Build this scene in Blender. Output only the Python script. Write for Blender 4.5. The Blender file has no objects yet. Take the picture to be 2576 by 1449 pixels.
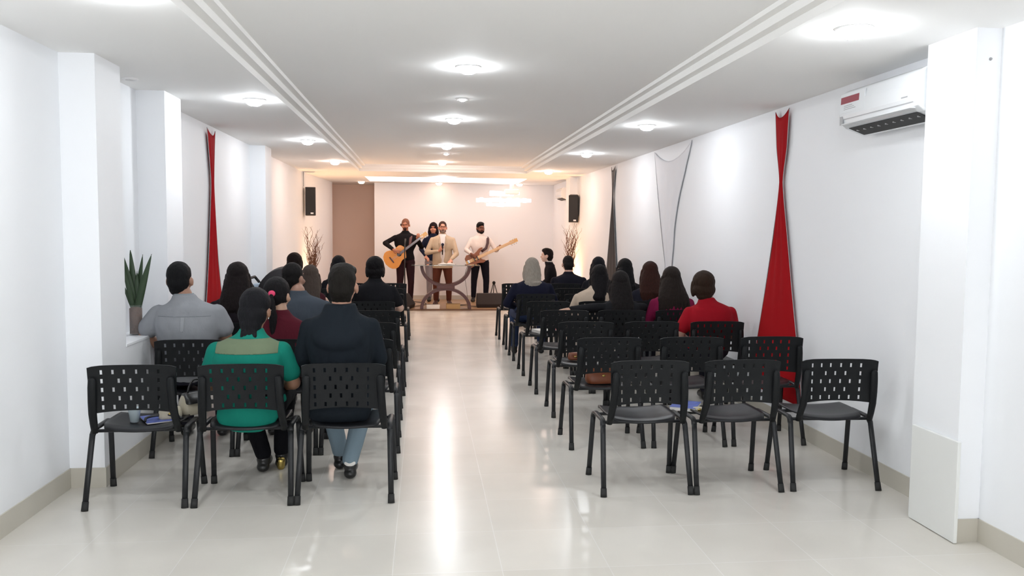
import bpy, bmesh, math, random
from mathutils import Vector, Matrix, Euler
PI = math.pi
S = bpy.context.scene
C = S.collection
random.seed(7)

# ------------------------------------------------------------------ camera
FPX = 2072.7
cam_d = bpy.data.cameras.new('camera')
cam = bpy.data.objects.new('camera', cam_d); C.objects.link(cam)
cam_d.sensor_fit = 'HORIZONTAL'; cam_d.sensor_width = 36.0
cam_d.lens = FPX / 2576 * 36.0
cam_d.clip_start = 0.02
PITCH, YAW, ROLL = 0.0698342, 0.1069340, 0.0085685
_fw = Vector((math.sin(YAW)*math.cos(PITCH), math.cos(YAW)*math.cos(PITCH), -math.sin(PITCH)))
_r = Vector((math.cos(YAW), -math.sin(YAW), 0)); _u = _r.cross(_fw)
_r2 = _r*math.cos(ROLL) + _u*math.sin(ROLL); _u2 = -_r*math.sin(ROLL) + _u*math.cos(ROLL)
cam.matrix_world = Matrix(((_r2.x, _u2.x, -_fw.x, 0), (_r2.y, _u2.y, -_fw.y, 0), (_r2.z, _u2.z, -_fw.z, 1.55), (0, 0, 0, 1)))
S.camera = cam

# ------------------------------------------------------------------ world and daylight
W = bpy.data.worlds.new('world'); S.world = W; W.use_nodes = True
bg = W.node_tree.nodes['Background']
bg.inputs[0].default_value = (0.95, 0.97, 1.0, 1); bg.inputs[1].default_value = 1.3

def area(name, loc, rot, sx, sy, power, col):
    d = bpy.data.lights.new(name, 'AREA'); d.shape = 'RECTANGLE'; d.size = sx; d.size_y = sy
    d.energy = power; d.color = col
    o = bpy.data.objects.new(name, d); C.objects.link(o); o.location = loc; o.rotation_euler = rot
    return o
# daylight through the open street front behind the camera
area('street_daylight', (0.35, -3.6, 1.35), (PI/2, 0, 0), 4.6, 2.3, 5, (0.93, 0.97, 1.0))
S.view_settings.view_transform = 'Standard'
S.view_settings.look = 'None'
S.view_settings.gamma = 1.0
S.view_settings.use_curve_mapping = False
S.view_settings.exposure = 1.44
S.cycles.max_bounces = 10
S.cycles.diffuse_bounces = 6
BULB = 68.0          # emission strength of a cool ceiling bulb
WARM = 10.0
COVE = 0.75

# ------------------------------------------------------------------ materials
def mat(name, col, rough=0.6, metal=0.0, emit=None, es=0.0, noise=0.0, nscale=8.0, bump=0.0, bscale=60.0, spec=0.5, trans=0.0, alpha=1.0, coat=0.0, sheen=0.0, stretch=None):
    m = bpy.data.materials.new(name); m.use_nodes = True
    nt = m.node_tree; b = nt.nodes['Principled BSDF']
    b.inputs['Base Color'].default_value = (*col, 1); b.inputs['Roughness'].default_value = rough
    b.inputs['Metallic'].default_value = metal; b.inputs['Specular IOR Level'].default_value = spec
    if trans: b.inputs['Transmission Weight'].default_value = trans
    if alpha < 1: b.inputs['Alpha'].default_value = alpha
    if coat: b.inputs['Coat Weight'].default_value = coat
    if sheen: b.inputs['Sheen Weight'].default_value = sheen
    if emit: b.inputs['Emission Color'].default_value = (*emit, 1); b.inputs['Emission Strength'].default_value = es
    if noise or bump:
        tc = nt.nodes.new('ShaderNodeTexCoord'); mp = nt.nodes.new('ShaderNodeMapping')
        nt.links.new(tc.outputs['Object'], mp.inputs[0])
        if stretch: mp.inputs['Scale'].default_value = stretch
    if noise:
        n = nt.nodes.new('ShaderNodeTexNoise'); n.inputs['Scale'].default_value = nscale; n.inputs['Detail'].default_value = 4
        nt.links.new(mp.outputs[0], n.inputs['Vector'])
        mx = nt.nodes.new('ShaderNodeMix'); mx.data_type = 'RGBA'
        nt.links.new(n.outputs['Fac'], mx.inputs[0])
        mx.inputs[6].default_value = (*[max(0, c*(1-noise)) for c in col], 1)
        mx.inputs[7].default_value = (*[min(1, c*(1+noise)) for c in col], 1)
        nt.links.new(mx.outputs[2], b.inputs['Base Color'])
    if bump:
        n2 = nt.nodes.new('ShaderNodeTexNoise'); n2.inputs['Scale'].default_value = bscale; n2.inputs['Detail'].default_value = 3
        nt.links.new(mp.outputs[0], n2.inputs['Vector'])
        bp = nt.nodes.new('ShaderNodeBump'); bp.inputs['Strength'].default_value = bump; bp.inputs['Distance'].default_value = 0.01
        nt.links.new(n2.outputs['Fac'], bp.inputs['Height']); nt.links.new(bp.outputs[0], b.inputs['Normal'])
    return m

M = {}
M['wall'] = mat('white_wall_paint', (0.885, 0.90, 0.925), 0.6, noise=0.015, nscale=1.5, bump=0.05, bscale=25)
M['ceil'] = mat('white_ceiling_paint', (0.92, 0.915, 0.90), 0.8, noise=0.01, nscale=1.0)
M['panel'] = mat('painted_board', (0.80, 0.81, 0.79), 0.5)
M['base'] = mat('beige_tile_baseboard', (0.56, 0.53, 0.46), 0.3, noise=0.06, nscale=3)
M['plastic'] = mat('black_plastic', (0.007, 0.008, 0.009), 0.5, spec=0.2, bump=0.08, bscale=300)
M['seatp'] = mat('dark_grey_plastic_seat', (0.012, 0.0125, 0.015), 0.36, spec=0.3, bump=0.04, bscale=250)
M['blackmetal'] = mat('black_painted_steel', (0.012, 0.013, 0.015), 0.4, spec=0.35)
M['rubber'] = mat('black_rubber', (0.012, 0.012, 0.012), 0.7)
M['bulb'] = mat('cool_bulb_glow', (1, 1, 1), 0.4, emit=(0.92, 0.96, 1.0), es=BULB)
M['bulbw'] = mat('warm_bulb_glow', (1, 1, 1), 0.4, emit=(1.0, 0.64, 0.46), es=WARM)
M['cove'] = mat('cove_light_glow', (1, 1, 1), 0.4, emit=(1.0, 0.76, 0.66), es=COVE)
M['ring'] = mat('white_enamel', (0.85, 0.85, 0.85), 0.3)
M['chrome'] = mat('chrome', (0.75, 0.75, 0.76), 0.18, metal=1.0)
M['red'] = mat('red_stretch_fabric', (0.36, 0.008, 0.012), 0.75, noise=0.18, nscale=3, bump=0.05, bscale=200, stretch=(1, 1, 0.15), spec=0.05)
M['black_f'] = mat('black_stretch_fabric', (0.016, 0.014, 0.017), 0.6, noise=0.1, bump=0.05, bscale=200)
M['white_f'] = mat('white_stretch_fabric', (0.82, 0.82, 0.85), 0.7, noise=0.02)
M['acw'] = mat('white_gloss_plastic', (0.80, 0.82, 0.84), 0.12, spec=0.6)
M['dark'] = mat('dark_void_plastic', (0.02, 0.02, 0.02), 0.6)
M['greyp'] = mat('grey_plastic', (0.35, 0.35, 0.36), 0.4)
M['stick_w'] = mat('white_sticker', (0.74, 0.76, 0.78), 0.35)
M['stick_r'] = mat('dark_red_sticker', (0.28, 0.03, 0.05), 0.4)
M['leaf'] = mat('dark_green_leaf', (0.030, 0.058, 0.024), 0.5, noise=0.35, nscale=6, stretch=(6, 6, 1))
M['pebble'] = mat('brown_bark_chips', (0.13, 0.075, 0.055), 0.8, noise=0.75, nscale=40, bump=0.6, bscale=60)
M['glass'] = mat('clear_glass', (0.80, 0.84, 0.84), 0.05, alpha=0.07)
M['twig'] = mat('brown_willow_bark', (0.17, 0.07, 0.035), 0.7, noise=0.3, nscale=30)
M['vase'] = mat('dark_ceramic', (0.05, 0.03, 0.025), 0.3)
M['spk'] = mat('black_speaker_grille', (0.014, 0.013, 0.014), 0.55, bump=0.3, bscale=500)
M['wenge'] = mat('dark_brown_lacquered_wood', (0.075, 0.028, 0.028), 0.35, noise=0.3, nscale=5, stretch=(1, 1, 8))
M['tglass'] = mat('pulpit_glass', (0.55, 0.62, 0.58), 0.03, trans=0.9)
M['stagef'] = mat('tan_stage_floor', (0.42, 0.26, 0.14), 0.3, noise=0.15, nscale=2.5)
M['stagee'] = mat('brown_stage_edge', (0.16, 0.08, 0.04), 0.5)
M['spruce'] = mat('amber_spruce_wood', (0.72, 0.30, 0.05), 0.25, noise=0.08, nscale=6, coat=0.4)
M['maple'] = mat('pale_maple_wood', (0.70, 0.42, 0.16), 0.3, noise=0.06)
M['walnut'] = mat('red_brown_walnut', (0.27, 0.09, 0.035), 0.3, noise=0.15)
M['paper'] = mat('white_paper', (0.80, 0.78, 0.74), 0.7)
M['bluep'] = mat('blue_printed_paper', (0.09, 0.13, 0.42), 0.4, noise=0.6, nscale=25)
M['cream'] = mat('cream_leather', (0.42, 0.38, 0.29), 0.45, noise=0.08)
M['blackl'] = mat('black_leather', (0.012, 0.012, 0.013), 0.35)
M['tanl'] = mat('tan_orange_leather', (0.20, 0.055, 0.02), 0.4, noise=0.1)
M['cupm'] = mat('translucent_white_plastic', (0.70, 0.80, 0.84), 0.3, trans=0.25)
M['brass'] = mat('gold_metal', (0.5, 0.38, 0.12), 0.25, metal=1.0)
M['cardb'] = mat('tan_cardboard', (0.42, 0.27, 0.12), 0.7)
M['pink'] = mat('hot_pink_elastic', (0.75, 0.05, 0.15), 0.6)
M['pinkp'] = mat('dusty_pink_cover', (0.45, 0.13, 0.13), 0.6)
M['pale_blue'] = mat('pale_blue_cloth', (0.45, 0.55, 0.66), 0.8)
M['projt'] = mat('projected_white_light', (1, 1, 1), 0.8, emit=(1, 1, 1), es=1.6)
M['lens'] = mat('projector_lens_glow', (0.4, 0.1, 0.15), 0.1, emit=(1.0, 0.6, 0.7), es=0.8)
M['corridor'] = mat('beige_corridor_paint', (0.86, 0.68, 0.58), 0.7)

# polished porcelain floor tiles
def tile_floor():
    m = bpy.data.materials.new('polished_porcelain_tiles'); m.use_nodes = True
    nt = m.node_tree; b = nt.nodes['Principled BSDF']; L = nt.links
    tc = nt.nodes.new('ShaderNodeTexCoord')
    mp = nt.nodes.new('ShaderNodeMapping'); mp.inputs['Location'].default_value = (0.1384+0.4963*20, -4.1407+0.4963*20, 0)
    L.new(tc.outputs['Object'], mp.inputs[0])
    br = nt.nodes.new('ShaderNodeTexBrick'); br.offset = 0.0; br.squash = 1.0
    br.inputs['Scale'].default_value = 1.0; br.inputs['Brick Width'].default_value = 0.4963; br.inputs['Row Height'].default_value = 0.4963
    br.inputs['Mortar Size'].default_value = 0.0022; br.inputs['Mortar Smooth'].default_value = 0.3; br.inputs['Bias'].default_value = 0
    br.inputs['Color1'].default_value = (0.69, 0.66, 0.60, 1); br.inputs['Color2'].default_value = (0.73, 0.70, 0.64, 1)
    br.inputs['Mortar'].default_value = (0.78, 0.76, 0.72, 1)
    L.new(mp.outputs[0], br.inputs['Vector'])
    n = nt.nodes.new('ShaderNodeTexNoise'); n.inputs['Scale'].default_value = 2.2; n.inputs['Detail'].default_value = 5
    L.new(tc.outputs['Object'], n.inputs['Vector'])
    rp = nt.nodes.new('ShaderNodeMapRange'); rp.inputs[3].default_value = 0.90; rp.inputs[4].default_value = 1.08
    L.new(n.outputs['Fac'], rp.inputs[0])
    mx = nt.nodes.new('ShaderNodeVectorMath'); mx.operation = 'SCALE'
    L.new(br.outputs['Color'], mx.inputs[0]); L.new(rp.outputs[0], mx.inputs['Scale'])
    L.new(mx.outputs[0], b.inputs['Base Color'])
    r2 = nt.nodes.new('ShaderNodeMapRange'); r2.inputs[3].default_value = 0.16; r2.inputs[4].default_value = 0.26
    L.new(n.outputs['Fac'], r2.inputs[0]); L.new(r2.outputs[0], b.inputs['Roughness'])
    bp = nt.nodes.new('ShaderNodeBump'); bp.inputs['Strength'].default_value = 0.12; bp.inputs['Distance'].default_value = 0.002; bp.invert = True
    L.new(br.outputs['Fac'], bp.inputs['Height']); L.new(bp.outputs[0], b.inputs['Normal'])
    b.inputs['Specular IOR Level'].default_value = 0.5
    return m
M['floor'] = tile_floor()

_cm = {}
def cloth(col, rough=0.85, noise=0.12):
    k = (col, rough)
    if k not in _cm: _cm[k] = mat('cloth', col, rough, noise=noise, nscale=7, bump=0.55, bscale=11, spec=0.12, stretch=(1.6, 1.6, 0.9))
    return _cm[k]
def skinm(col):
    k = ('skin', col)
    if k not in _cm: _cm[k] = mat('skin', col, 0.5, noise=0.06, nscale=12)
    return _cm[k]
def hairm(col):
    k = ('hair', col)
    if k not in _cm: _cm[k] = mat('hair', col, 0.55, spec=0.10, noise=0.4, nscale=22, bump=0.7, bscale=45, stretch=(5, 5, 0.35))
    return _cm[k]

# ------------------------------------------------------------------ helpers
def link(name, me, parent=None, m=None):
    o = bpy.data.objects.new(name, me); C.objects.link(o)
    if parent is not None: o.parent = parent
    if m is not None and me is not None: me.materials.append(m)
    return o
def finish(name, bm, m, parent=None, smooth=False, bevel=0.0, seg=2):
    bmesh.ops.recalc_face_normals(bm, faces=bm.faces)
    me = bpy.data.meshes.new(name); bm.to_mesh(me); bm.free()
    if smooth:
        for p in me.polygons: p.use_smooth = True
    o = link(name, me, parent, m)
    if bevel:
        b = o.modifiers.new('bevel', 'BEVEL'); b.width = bevel; b.segments = seg; b.limit_method = 'ANGLE'; b.angle_limit = math.radians(35)
    return o
def tag(o, label=None, cat=None, group=None, kind=None):
    if label: o['label'] = label
    if cat: o['category'] = cat
    if group: o['group'] = group
    if kind: o['kind'] = kind
    return o
def empty(name, loc=(0, 0, 0), rz=0.0):
    o = bpy.data.objects.new(name, None); C.objects.link(o); o.location = loc; o.rotation_euler = (0, 0, rz)
    o.empty_display_size = 0.1
    return o
def box(bm, a, b, mtx=None):
    r = bmesh.ops.create_cube(bm, size=1.0)
    a = Vector(a); b = Vector(b); c = (a+b)/2; d = b-a
    for v in r['verts']:
        v.co = Vector((v.co.x*d.x, v.co.y*d.y, v.co.z*d.z)) + c
        if mtx: v.co = mtx @ v.co
    return r['verts']
def boxo(name, a, b, m, parent=None, bevel=0.0, mtx=None):
    bm = bmesh.new(); box(bm, a, b, mtx); return finish(name, bm, m, parent, bevel=bevel)
def struct(name, bm, m, **k):
    return tag(finish(name, bm, m, **k), kind='structure')
def prism(bm, pts, z0, z1, axis='z'):
    """closed outline pts extruded along an axis"""
    def P(p, t):
        if axis == 'z': return (p[0], p[1], t)
        if axis == 'y': return (p[0], t, p[1])
        return (t, p[0], p[1])
    lo = [bm.verts.new(P(p, z0)) for p in pts]; hi = [bm.verts.new(P(p, z1)) for p in pts]
    n = len(pts)
    bm.faces.new(lo); bm.faces.new(hi[::-1])
    for i in range(n): bm.faces.new((lo[i], lo[(i+1) % n], hi[(i+1) % n], hi[i]))
def frame_of(d):
    d = d.normalized(); a = Vector((0, 0, 1)) if abs(d.z) < 0.9 else Vector((0, 1, 0))
    x = d.cross(a).normalized(); y = x.cross(d).normalized()
    return x, y
def tube(bm, pts, rad, n=10, cap=True, flat=1.0, up=None):
    """swept tube along pts; rad float or list; flat squashes along 2nd axis"""
    pts = [Vector(p) for p in pts]; k = len(pts)
    if not hasattr(rad, '__len__'): rad = [rad]*k
    rings = []
    px = None
    for i in range(k):
        d = (pts[min(i+1, k-1)] - pts[max(i-1, 0)])
        if d.length < 1e-9: d = Vector((0, 0, 1))
        d.normalize()
        if px is None:
            if up is not None: px = (Vector(up) - d*Vector(up).dot(d)).normalized()
            else: px, _ = frame_of(d)
        px = (px - d*px.dot(d)).normalized(); py = d.cross(px)
        rings.append([bm.verts.new(pts[i] + px*math.cos(2*PI*j/n)*rad[i] + py*math.sin(2*PI*j/n)*rad[i]*flat) for j in range(n)])
    for a, b in zip(rings, rings[1:]):
        for j in range(n): bm.faces.new((a[j], a[(j+1) % n], b[(j+1) % n], b[j]))
    if cap: bm.faces.new(rings[0][::-1]); bm.faces.new(rings[-1])
def lathe(bm, prof, n=24, c=(0, 0, 0)):
    """profile of (r, z), closed solid of revolution when it starts and ends at r=0"""
    rings = []
    for r, z in prof:
        if r < 1e-6: rings.append([bm.verts.new((c[0], c[1], c[2]+z))])
        else: rings.append([bm.verts.new((c[0]+r*math.cos(2*PI*j/n), c[1]+r*math.sin(2*PI*j/n), c[2]+z)) for j in range(n)])
    for a, b in zip(rings, rings[1:]):
        for j in range(n):
            q = [a[j % len(a)], a[(j+1) % len(a)], b[(j+1) % len(b)], b[j % len(b)]]
            u = []
            for v in q:
                if v not in u: u.append(v)
            if len(u) > 2: bm.faces.new(u)
def copy_tree(o, parent=None):
    c = o.copy(); C.objects.link(c)
    if parent is not None: c.parent = parent
    for ch in list(o.children): copy_tree(ch, c)
    return c

# ------------------------------------------------------------------ the room
H = 2.548
T = 0.10
def rect_wall(name, a, b, m=None):
    bm = bmesh.new(); box(bm, a, b); return struct(name, bm, m or M['wall'])
# floor
bm = bmesh.new(); box(bm, (-3.2, -3.7, -0.12), (3.4, 20.2, 0.0)); struct('floor', bm, M['floor'])
# left side
bm = bmesh.new()
prism(bm, [(-2.6, -3.7), (-2.09, -3.7), (-2.09, 5.06), (-1.89, 5.06), (-1.89, 5.46), (-2.09, 5.46), (-2.09, 6.35), (-1.89, 6.35), (-1.89, 6.76),
           (-2.09, 6.76), (-2.09, 10.32), (-1.91, 10.32), (-1.91, 10.72), (-2.12, 10.72), (-2.12, 14.9), (-1.95, 18.05), (-2.6, 18.05)], -0.02, H+0.15)
struct('wall_left', bm, M['wall'])
bm = bmesh.new(); box(bm, (-2.095, 5.455, -0.01), (-1.89, 6.355, 0.79)); box(bm, (-2.095, 5.455, 0.785), (-1.885, 6.355, 0.805))
struct('trim_1', bm, M['wall'], bevel=0.004)
# right side
bm = bmesh.new()
prism(bm, [(3.3, -3.7), (2.79, -3.7), (2.79, 3.8), (2.66, 3.8), (2.66, 4.19), (2.85, 4.19), (2.85, 15.3), (2.715, 15.3), (2.715, 15.72), (2.84, 15.72), (2.84, 18.05), (3.3, 18.05)], -0.02, H+0.15)
struct('wall_right', bm, M['wall'])
# rear wall and unlit corridor opening beside it
bm = bmesh.new(); box(bm, (-1.06, 18.05, -0.02), (3.3, 18.25, H+0.15)); struct('wall_rear', bm, M['wall'])
bm = bmesh.new(); box(bm, (-2.7, 19.0, -0.02), (0.2, 19.15, H+0.15)); box(bm, (-2.75, 18.0, -0.02), (-2.6, 19.7, H+0.15)); box(bm, (0.1, 18.2, -0.02), (0.25, 19.7, H+0.15))
struct('wall_corridor', bm, M['corridor'])
# street front: piers and lintel around the open shopfront behind the camera
bm = bmesh.new(); box(bm, (-3.0, -3.75, 0), (-1.95, -3.65, H)); box(bm, (2.65, -3.75, 0), (3.4, -3.65, H)); box(bm, (-3, -3.75, 2.5), (3.4, -3.65, H+0.2))
struct('wall_front', bm, M['wall'])
# ceiling with stepped tray
def ring_face(bm, a, b, za, zb):
    """quads between two nested rectangles a, b = (x0,y0,x1,y1) at heights za, zb"""
    A = [bm.verts.new((x, y, za)) for x, y in ((a[0], a[1]), (a[2], a[1]), (a[2], a[3]), (a[0], a[3]))]
    B = [bm.verts.new((x, y, zb)) for x, y in ((b[0], b[1]), (b[2], b[1]), (b[2], b[3]), (b[0], b[3]))]
    for i in range(4): bm.faces.new((A[i], A[(i+1) % 4], B[(i+1) % 4], B[i]))
def inset(r, d): return (r[0]+d, r[1]+d, r[2]-d, r[3]-d)
bm = bmesh.new()
tr = (-1.11, -1.5, 1.80, 14.5); lv = [H, H+0.045, H+0.045, H+0.09, H+0.09, H+0.115]; ins = [0, 0.0, 0.055, 0.055, 0.105, 0.108]
out = (-3.2, -3.7, 3.4, 14.9)
ring_face(bm, out, tr, H, H)
for i in range(5): ring_face(bm, inset(tr, ins[i]), inset(tr, ins[i+1]), lv[i], lv[i+1])
t5 = inset(tr, ins[5]); vs = [bm.verts.new((x, y, lv[5])) for x, y in ((t5[0], t5[1]), (t5[2], t5[1]), (t5[2], t5[3]), (t5[0], t5[3]))]; bm.faces.new(vs)
# far part with the cove recess over the stage
cv = (-1.13, 15.95, 2.0, 17.45)
ring_face(bm, (-3.2, 14.9, 3.4, 18.4), cv, H, H); ring_face(bm, cv, cv, H, H+0.10)
vs = [bm.verts.new((x, y, H+0.10)) for x, y in ((cv[0], cv[1]), (cv[2], cv[1]), (cv[2], cv[3]), (cv[0], cv[3]))]; bm.faces.new(vs)
vs = [bm.verts.new(p) for p in ((-3.2, 18.4, H), (3.4, 18.4, H), (3.4, 20.2, H), (-3.2, 20.2, H))]; bm.faces.new(vs)
# roof slab behind so the ceiling has thickness
vs = box(bm, (-3.2, -3.7, H+0.2), (3.4, 20.2, H+0.3))
bmesh.ops.remove_doubles(bm, verts=bm.verts, dist=1e-5)
me = bpy.data.meshes.new('ceiling'); bm.to_mesh(me); bm.free()
tag(link('ceiling', me, None, M['ceil']), kind='structure')

# baseboards
def board_run(name, pts, side):
    bm = bmesh.new()
    for (x0, y0), (x1, y1) in zip(pts, pts[1:]):
        d = Vector((x1-x0, y1-y0, 0)); L = d.length; d.normalize(); nrm = Vector((-d.y, d.x, 0))*side
        a = Vector((x0, y0, 0)); b = Vector((x1, y1, 0))
        q = [a - nrm*0.003, b - nrm*0.003, b + nrm*0.008, a + nrm*0.008]
        e = 0.008
        q[2] += d*e*0; lo = [bm.verts.new(v) for v in q]; hi = [bm.verts.new(v + Vector((0, 0, 0.118))) for v in q]
        bm.faces.new(lo); bm.faces.new(hi)
        for i in range(4): bm.faces.new((lo[i], lo[(i+1) % 4], hi[(i+1) % 4], hi[i]))
    return struct(name, bm, M['base'])
board_run('baseboard_left', [(-2.09, -3.6), (-2.09, 5.06), (-1.882, 5.06)], -1)
board_run('baseboard_left_aisle', [(-1.89, 5.0605), (-1.89, 6.76), (-2.09, 6.76), (-2.09, 10.32), (-1.902, 10.32), (-1.902, 10.72), (-2.12, 10.72), (-2.12, 14.9), (-2.07, 15.84)], -1)
board_run('baseboard_right', [(2.79, -3.6), (2.79, 3.8), (2.672, 3.8)], 1)
board_run('baseboard_right_aisle', [(2.85, 4.19), (2.85, 15.3), (2.715, 15.3), (2.715, 15.715)], 1)
board_run('baseboard_rear', [(-1.06, 18.05), (2.84, 18.05)], -1)
# painted board screwed to the right pier
t = tag(boxo('wall_panel', (2.640, 3.77, 0.004), (2.658, 4.158, 0.518), M['panel'], bevel=0.002), 'pale grey rectangular board fixed low on the right pier', 'panel')
# low stage
bm = bmesh.new(); prism(bm, [(-2.058, 15.84), (2.835, 15.84), (2.835, 18.04), (-1.95, 18.04)], -0.005, 0.03)
t = struct('trim_2', bm, M['stagef'], bevel=0.003)
boxo('stage_edge_strip', (-2.05, 15.828, 0.0), (2.835, 15.842, 0.028), M['stagee'], t)
# small hole in the plaster
bm = bmesh.new(); lathe(bm, [(0, -0.002), (0.008, -0.002), (0.006, 0.004), (0, 0.004)], 10)
o = finish('wall_plug', bm, M['greyp'], None, True); o.location = (2.735, 3.797, 2.40); o.rotation_euler = (PI/2, 0, 0)
tag(o, 'tiny grey plug high on the front of the right pier', 'wall plug')

# ------------------------------------------------------------------ ceiling lamps
def bulb_mesh(m, r=0.066):
    bm = bmesh.new(); lathe(bm, [(r, 0.0), (r*0.98, -r*0.30), (r*0.84, -r*0.55), (r*0.5, -r*0.72), (0, -r*0.78)], 20)
    bmesh.ops.recalc_face_normals(bm, faces=bm.faces)
    me = bpy.data.meshes.new('bulb'); bm.to_mesh(me); bm.free()
    for p in me.polygons: p.use_smooth = True
    me.materials.append(m); return me
def ring_mesh(r=0.09):
    bm = bmesh.new(); lathe(bm, [(r-0.022, 0.0), (r-0.022, -0.010), (r-0.01, -0.010), (r, -0.004), (r, 0.0), (r-0.022, 0.0)], 28)
    me = bpy.data.meshes.new('trim_ring'); bmesh.ops.recalc_face_normals(bm, faces=bm.faces); bm.to_mesh(me); bm.free()
    for p in me.polygons: p.use_smooth = True
    me.materials.append(M['ring']); return me
BC, BWm, RG, RGS = bulb_mesh(M['bulb']), bulb_mesh(M['bulbw']), ring_mesh(), ring_mesh(0.055)
M['bulbm'] = mat('stage_side_bulb_glow', (1, 1, 1), 0.4, emit=(1.0, 0.74, 0.62), es=BULB*1.05)
BM = bulb_mesh(M['bulbm'])
BS = bulb_mesh(M['bulb'], 0.030)
def lamp(x, y, z, label, group, bm_=None, rg=None, drop=0.001):
    e = empty('ceiling_downlight', (x, y, z)); tag(e, label, 'ceiling light', group)
    link('trim_ring', rg or RG, e)
    b = link('bulb', bm_ or BC, e); b.location = (0, 0, -drop)
    return e
ZT = H+0.115
for y, t in ((3.45, 'white downlight in the central tray, nearest the camera, cut by the top of the photo'), (0.6, None), (5.72, 'large round white downlight in the central tray, nearest fully visible one'),
             (8.40, 'round white downlight in the tray, just beyond the small bare spotlight'), (11.07, 'round white downlight in the tray between the two small spotlights and the stage'),
             (13.72, 'round white downlight at the stage end of the ceiling tray')):
    lamp(0.30, y, ZT, t or 'white downlight in the central tray behind the camera', 'downlights in the central tray', BM if y > 12 else BC)
for y, t in ((7.10, 'small round spotlight in the tray between the two nearest large downlights'), (12.2, 'small round spotlight in the tray near the stage end')):
    lamp(0.325, y, ZT, t, 'small spotlights in the central tray', BS, RGS, 0.001)
for y, t in ((3.7, 'left border downlight out of frame beside the camera'), (6.664, 'bright downlight on the left ceiling border, nearest the camera'), (9.62, 'middle of the three bright downlights on the left ceiling border'),
             (12.52, 'bright downlight on the left ceiling border nearest the stage')):
    lamp(-1.31, y, H, t, 'downlights along the left ceiling border', BM if y > 12 else BC)
for y, t in ((3.9, 'large bright downlight on the right ceiling border, beside the air conditioner'), (7.66, 'right border downlight above the white banner side, second from the camera'),
             (10.56, 'right border downlight, third from the camera'), (13.84, 'right border downlight nearest the stage')):
    lamp(2.085, y, H, t, 'downlights along the right ceiling border', BM if y > 12 else BC)
e = empty('unlit_downlight', (-1.97, 5.88, H)); tag(e, 'small switched-off downlight in the ceiling of the left niche', 'ceiling light')
link('trim_ring', RGS, e)
bm = bmesh.new(); lathe(bm, [(0, -0.003), (0.014, -0.004), (0.026, 0.0), (0, 0.0)], 16); finish('bulb', bm, M['greyp'], e, True)
lamp(0.37, 15.75, H, 'round downlight glaring in front of the middle of the stage cove', 'downlights in the central tray')
for x, y, t in ((-1.302, 17.6, 'warm spot bulb over the left end of the stage cove'), (0.318, 17.75, 'warm spot bulb over the middle of the stage behind the cove'), (2.043, 17.7, 'warm spot bulb over the right end of the stage beside the projector')):
    lamp(x, y, H, t, 'warm bulbs over the stage', BWm, RG, 0.001)
e = empty('cove_light', (0, 0, 0)); tag(e, 'long glowing white cove light recessed in the ceiling over the stage', 'ceiling light')
boxo('light_panel', (-1.11, 15.97, H-0.006), (1.98, 16.66, H+0.004), M['cove'], e)
boxo('light_panel', (-1.11, 16.74, H-0.006), (1.98, 17.43, H+0.004), M['cove'], e)
boxo('mounting_frame', (-1.125, 15.955, H+0.0041), (1.995, 17.445, H+0.03), M['ring'], e)

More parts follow.
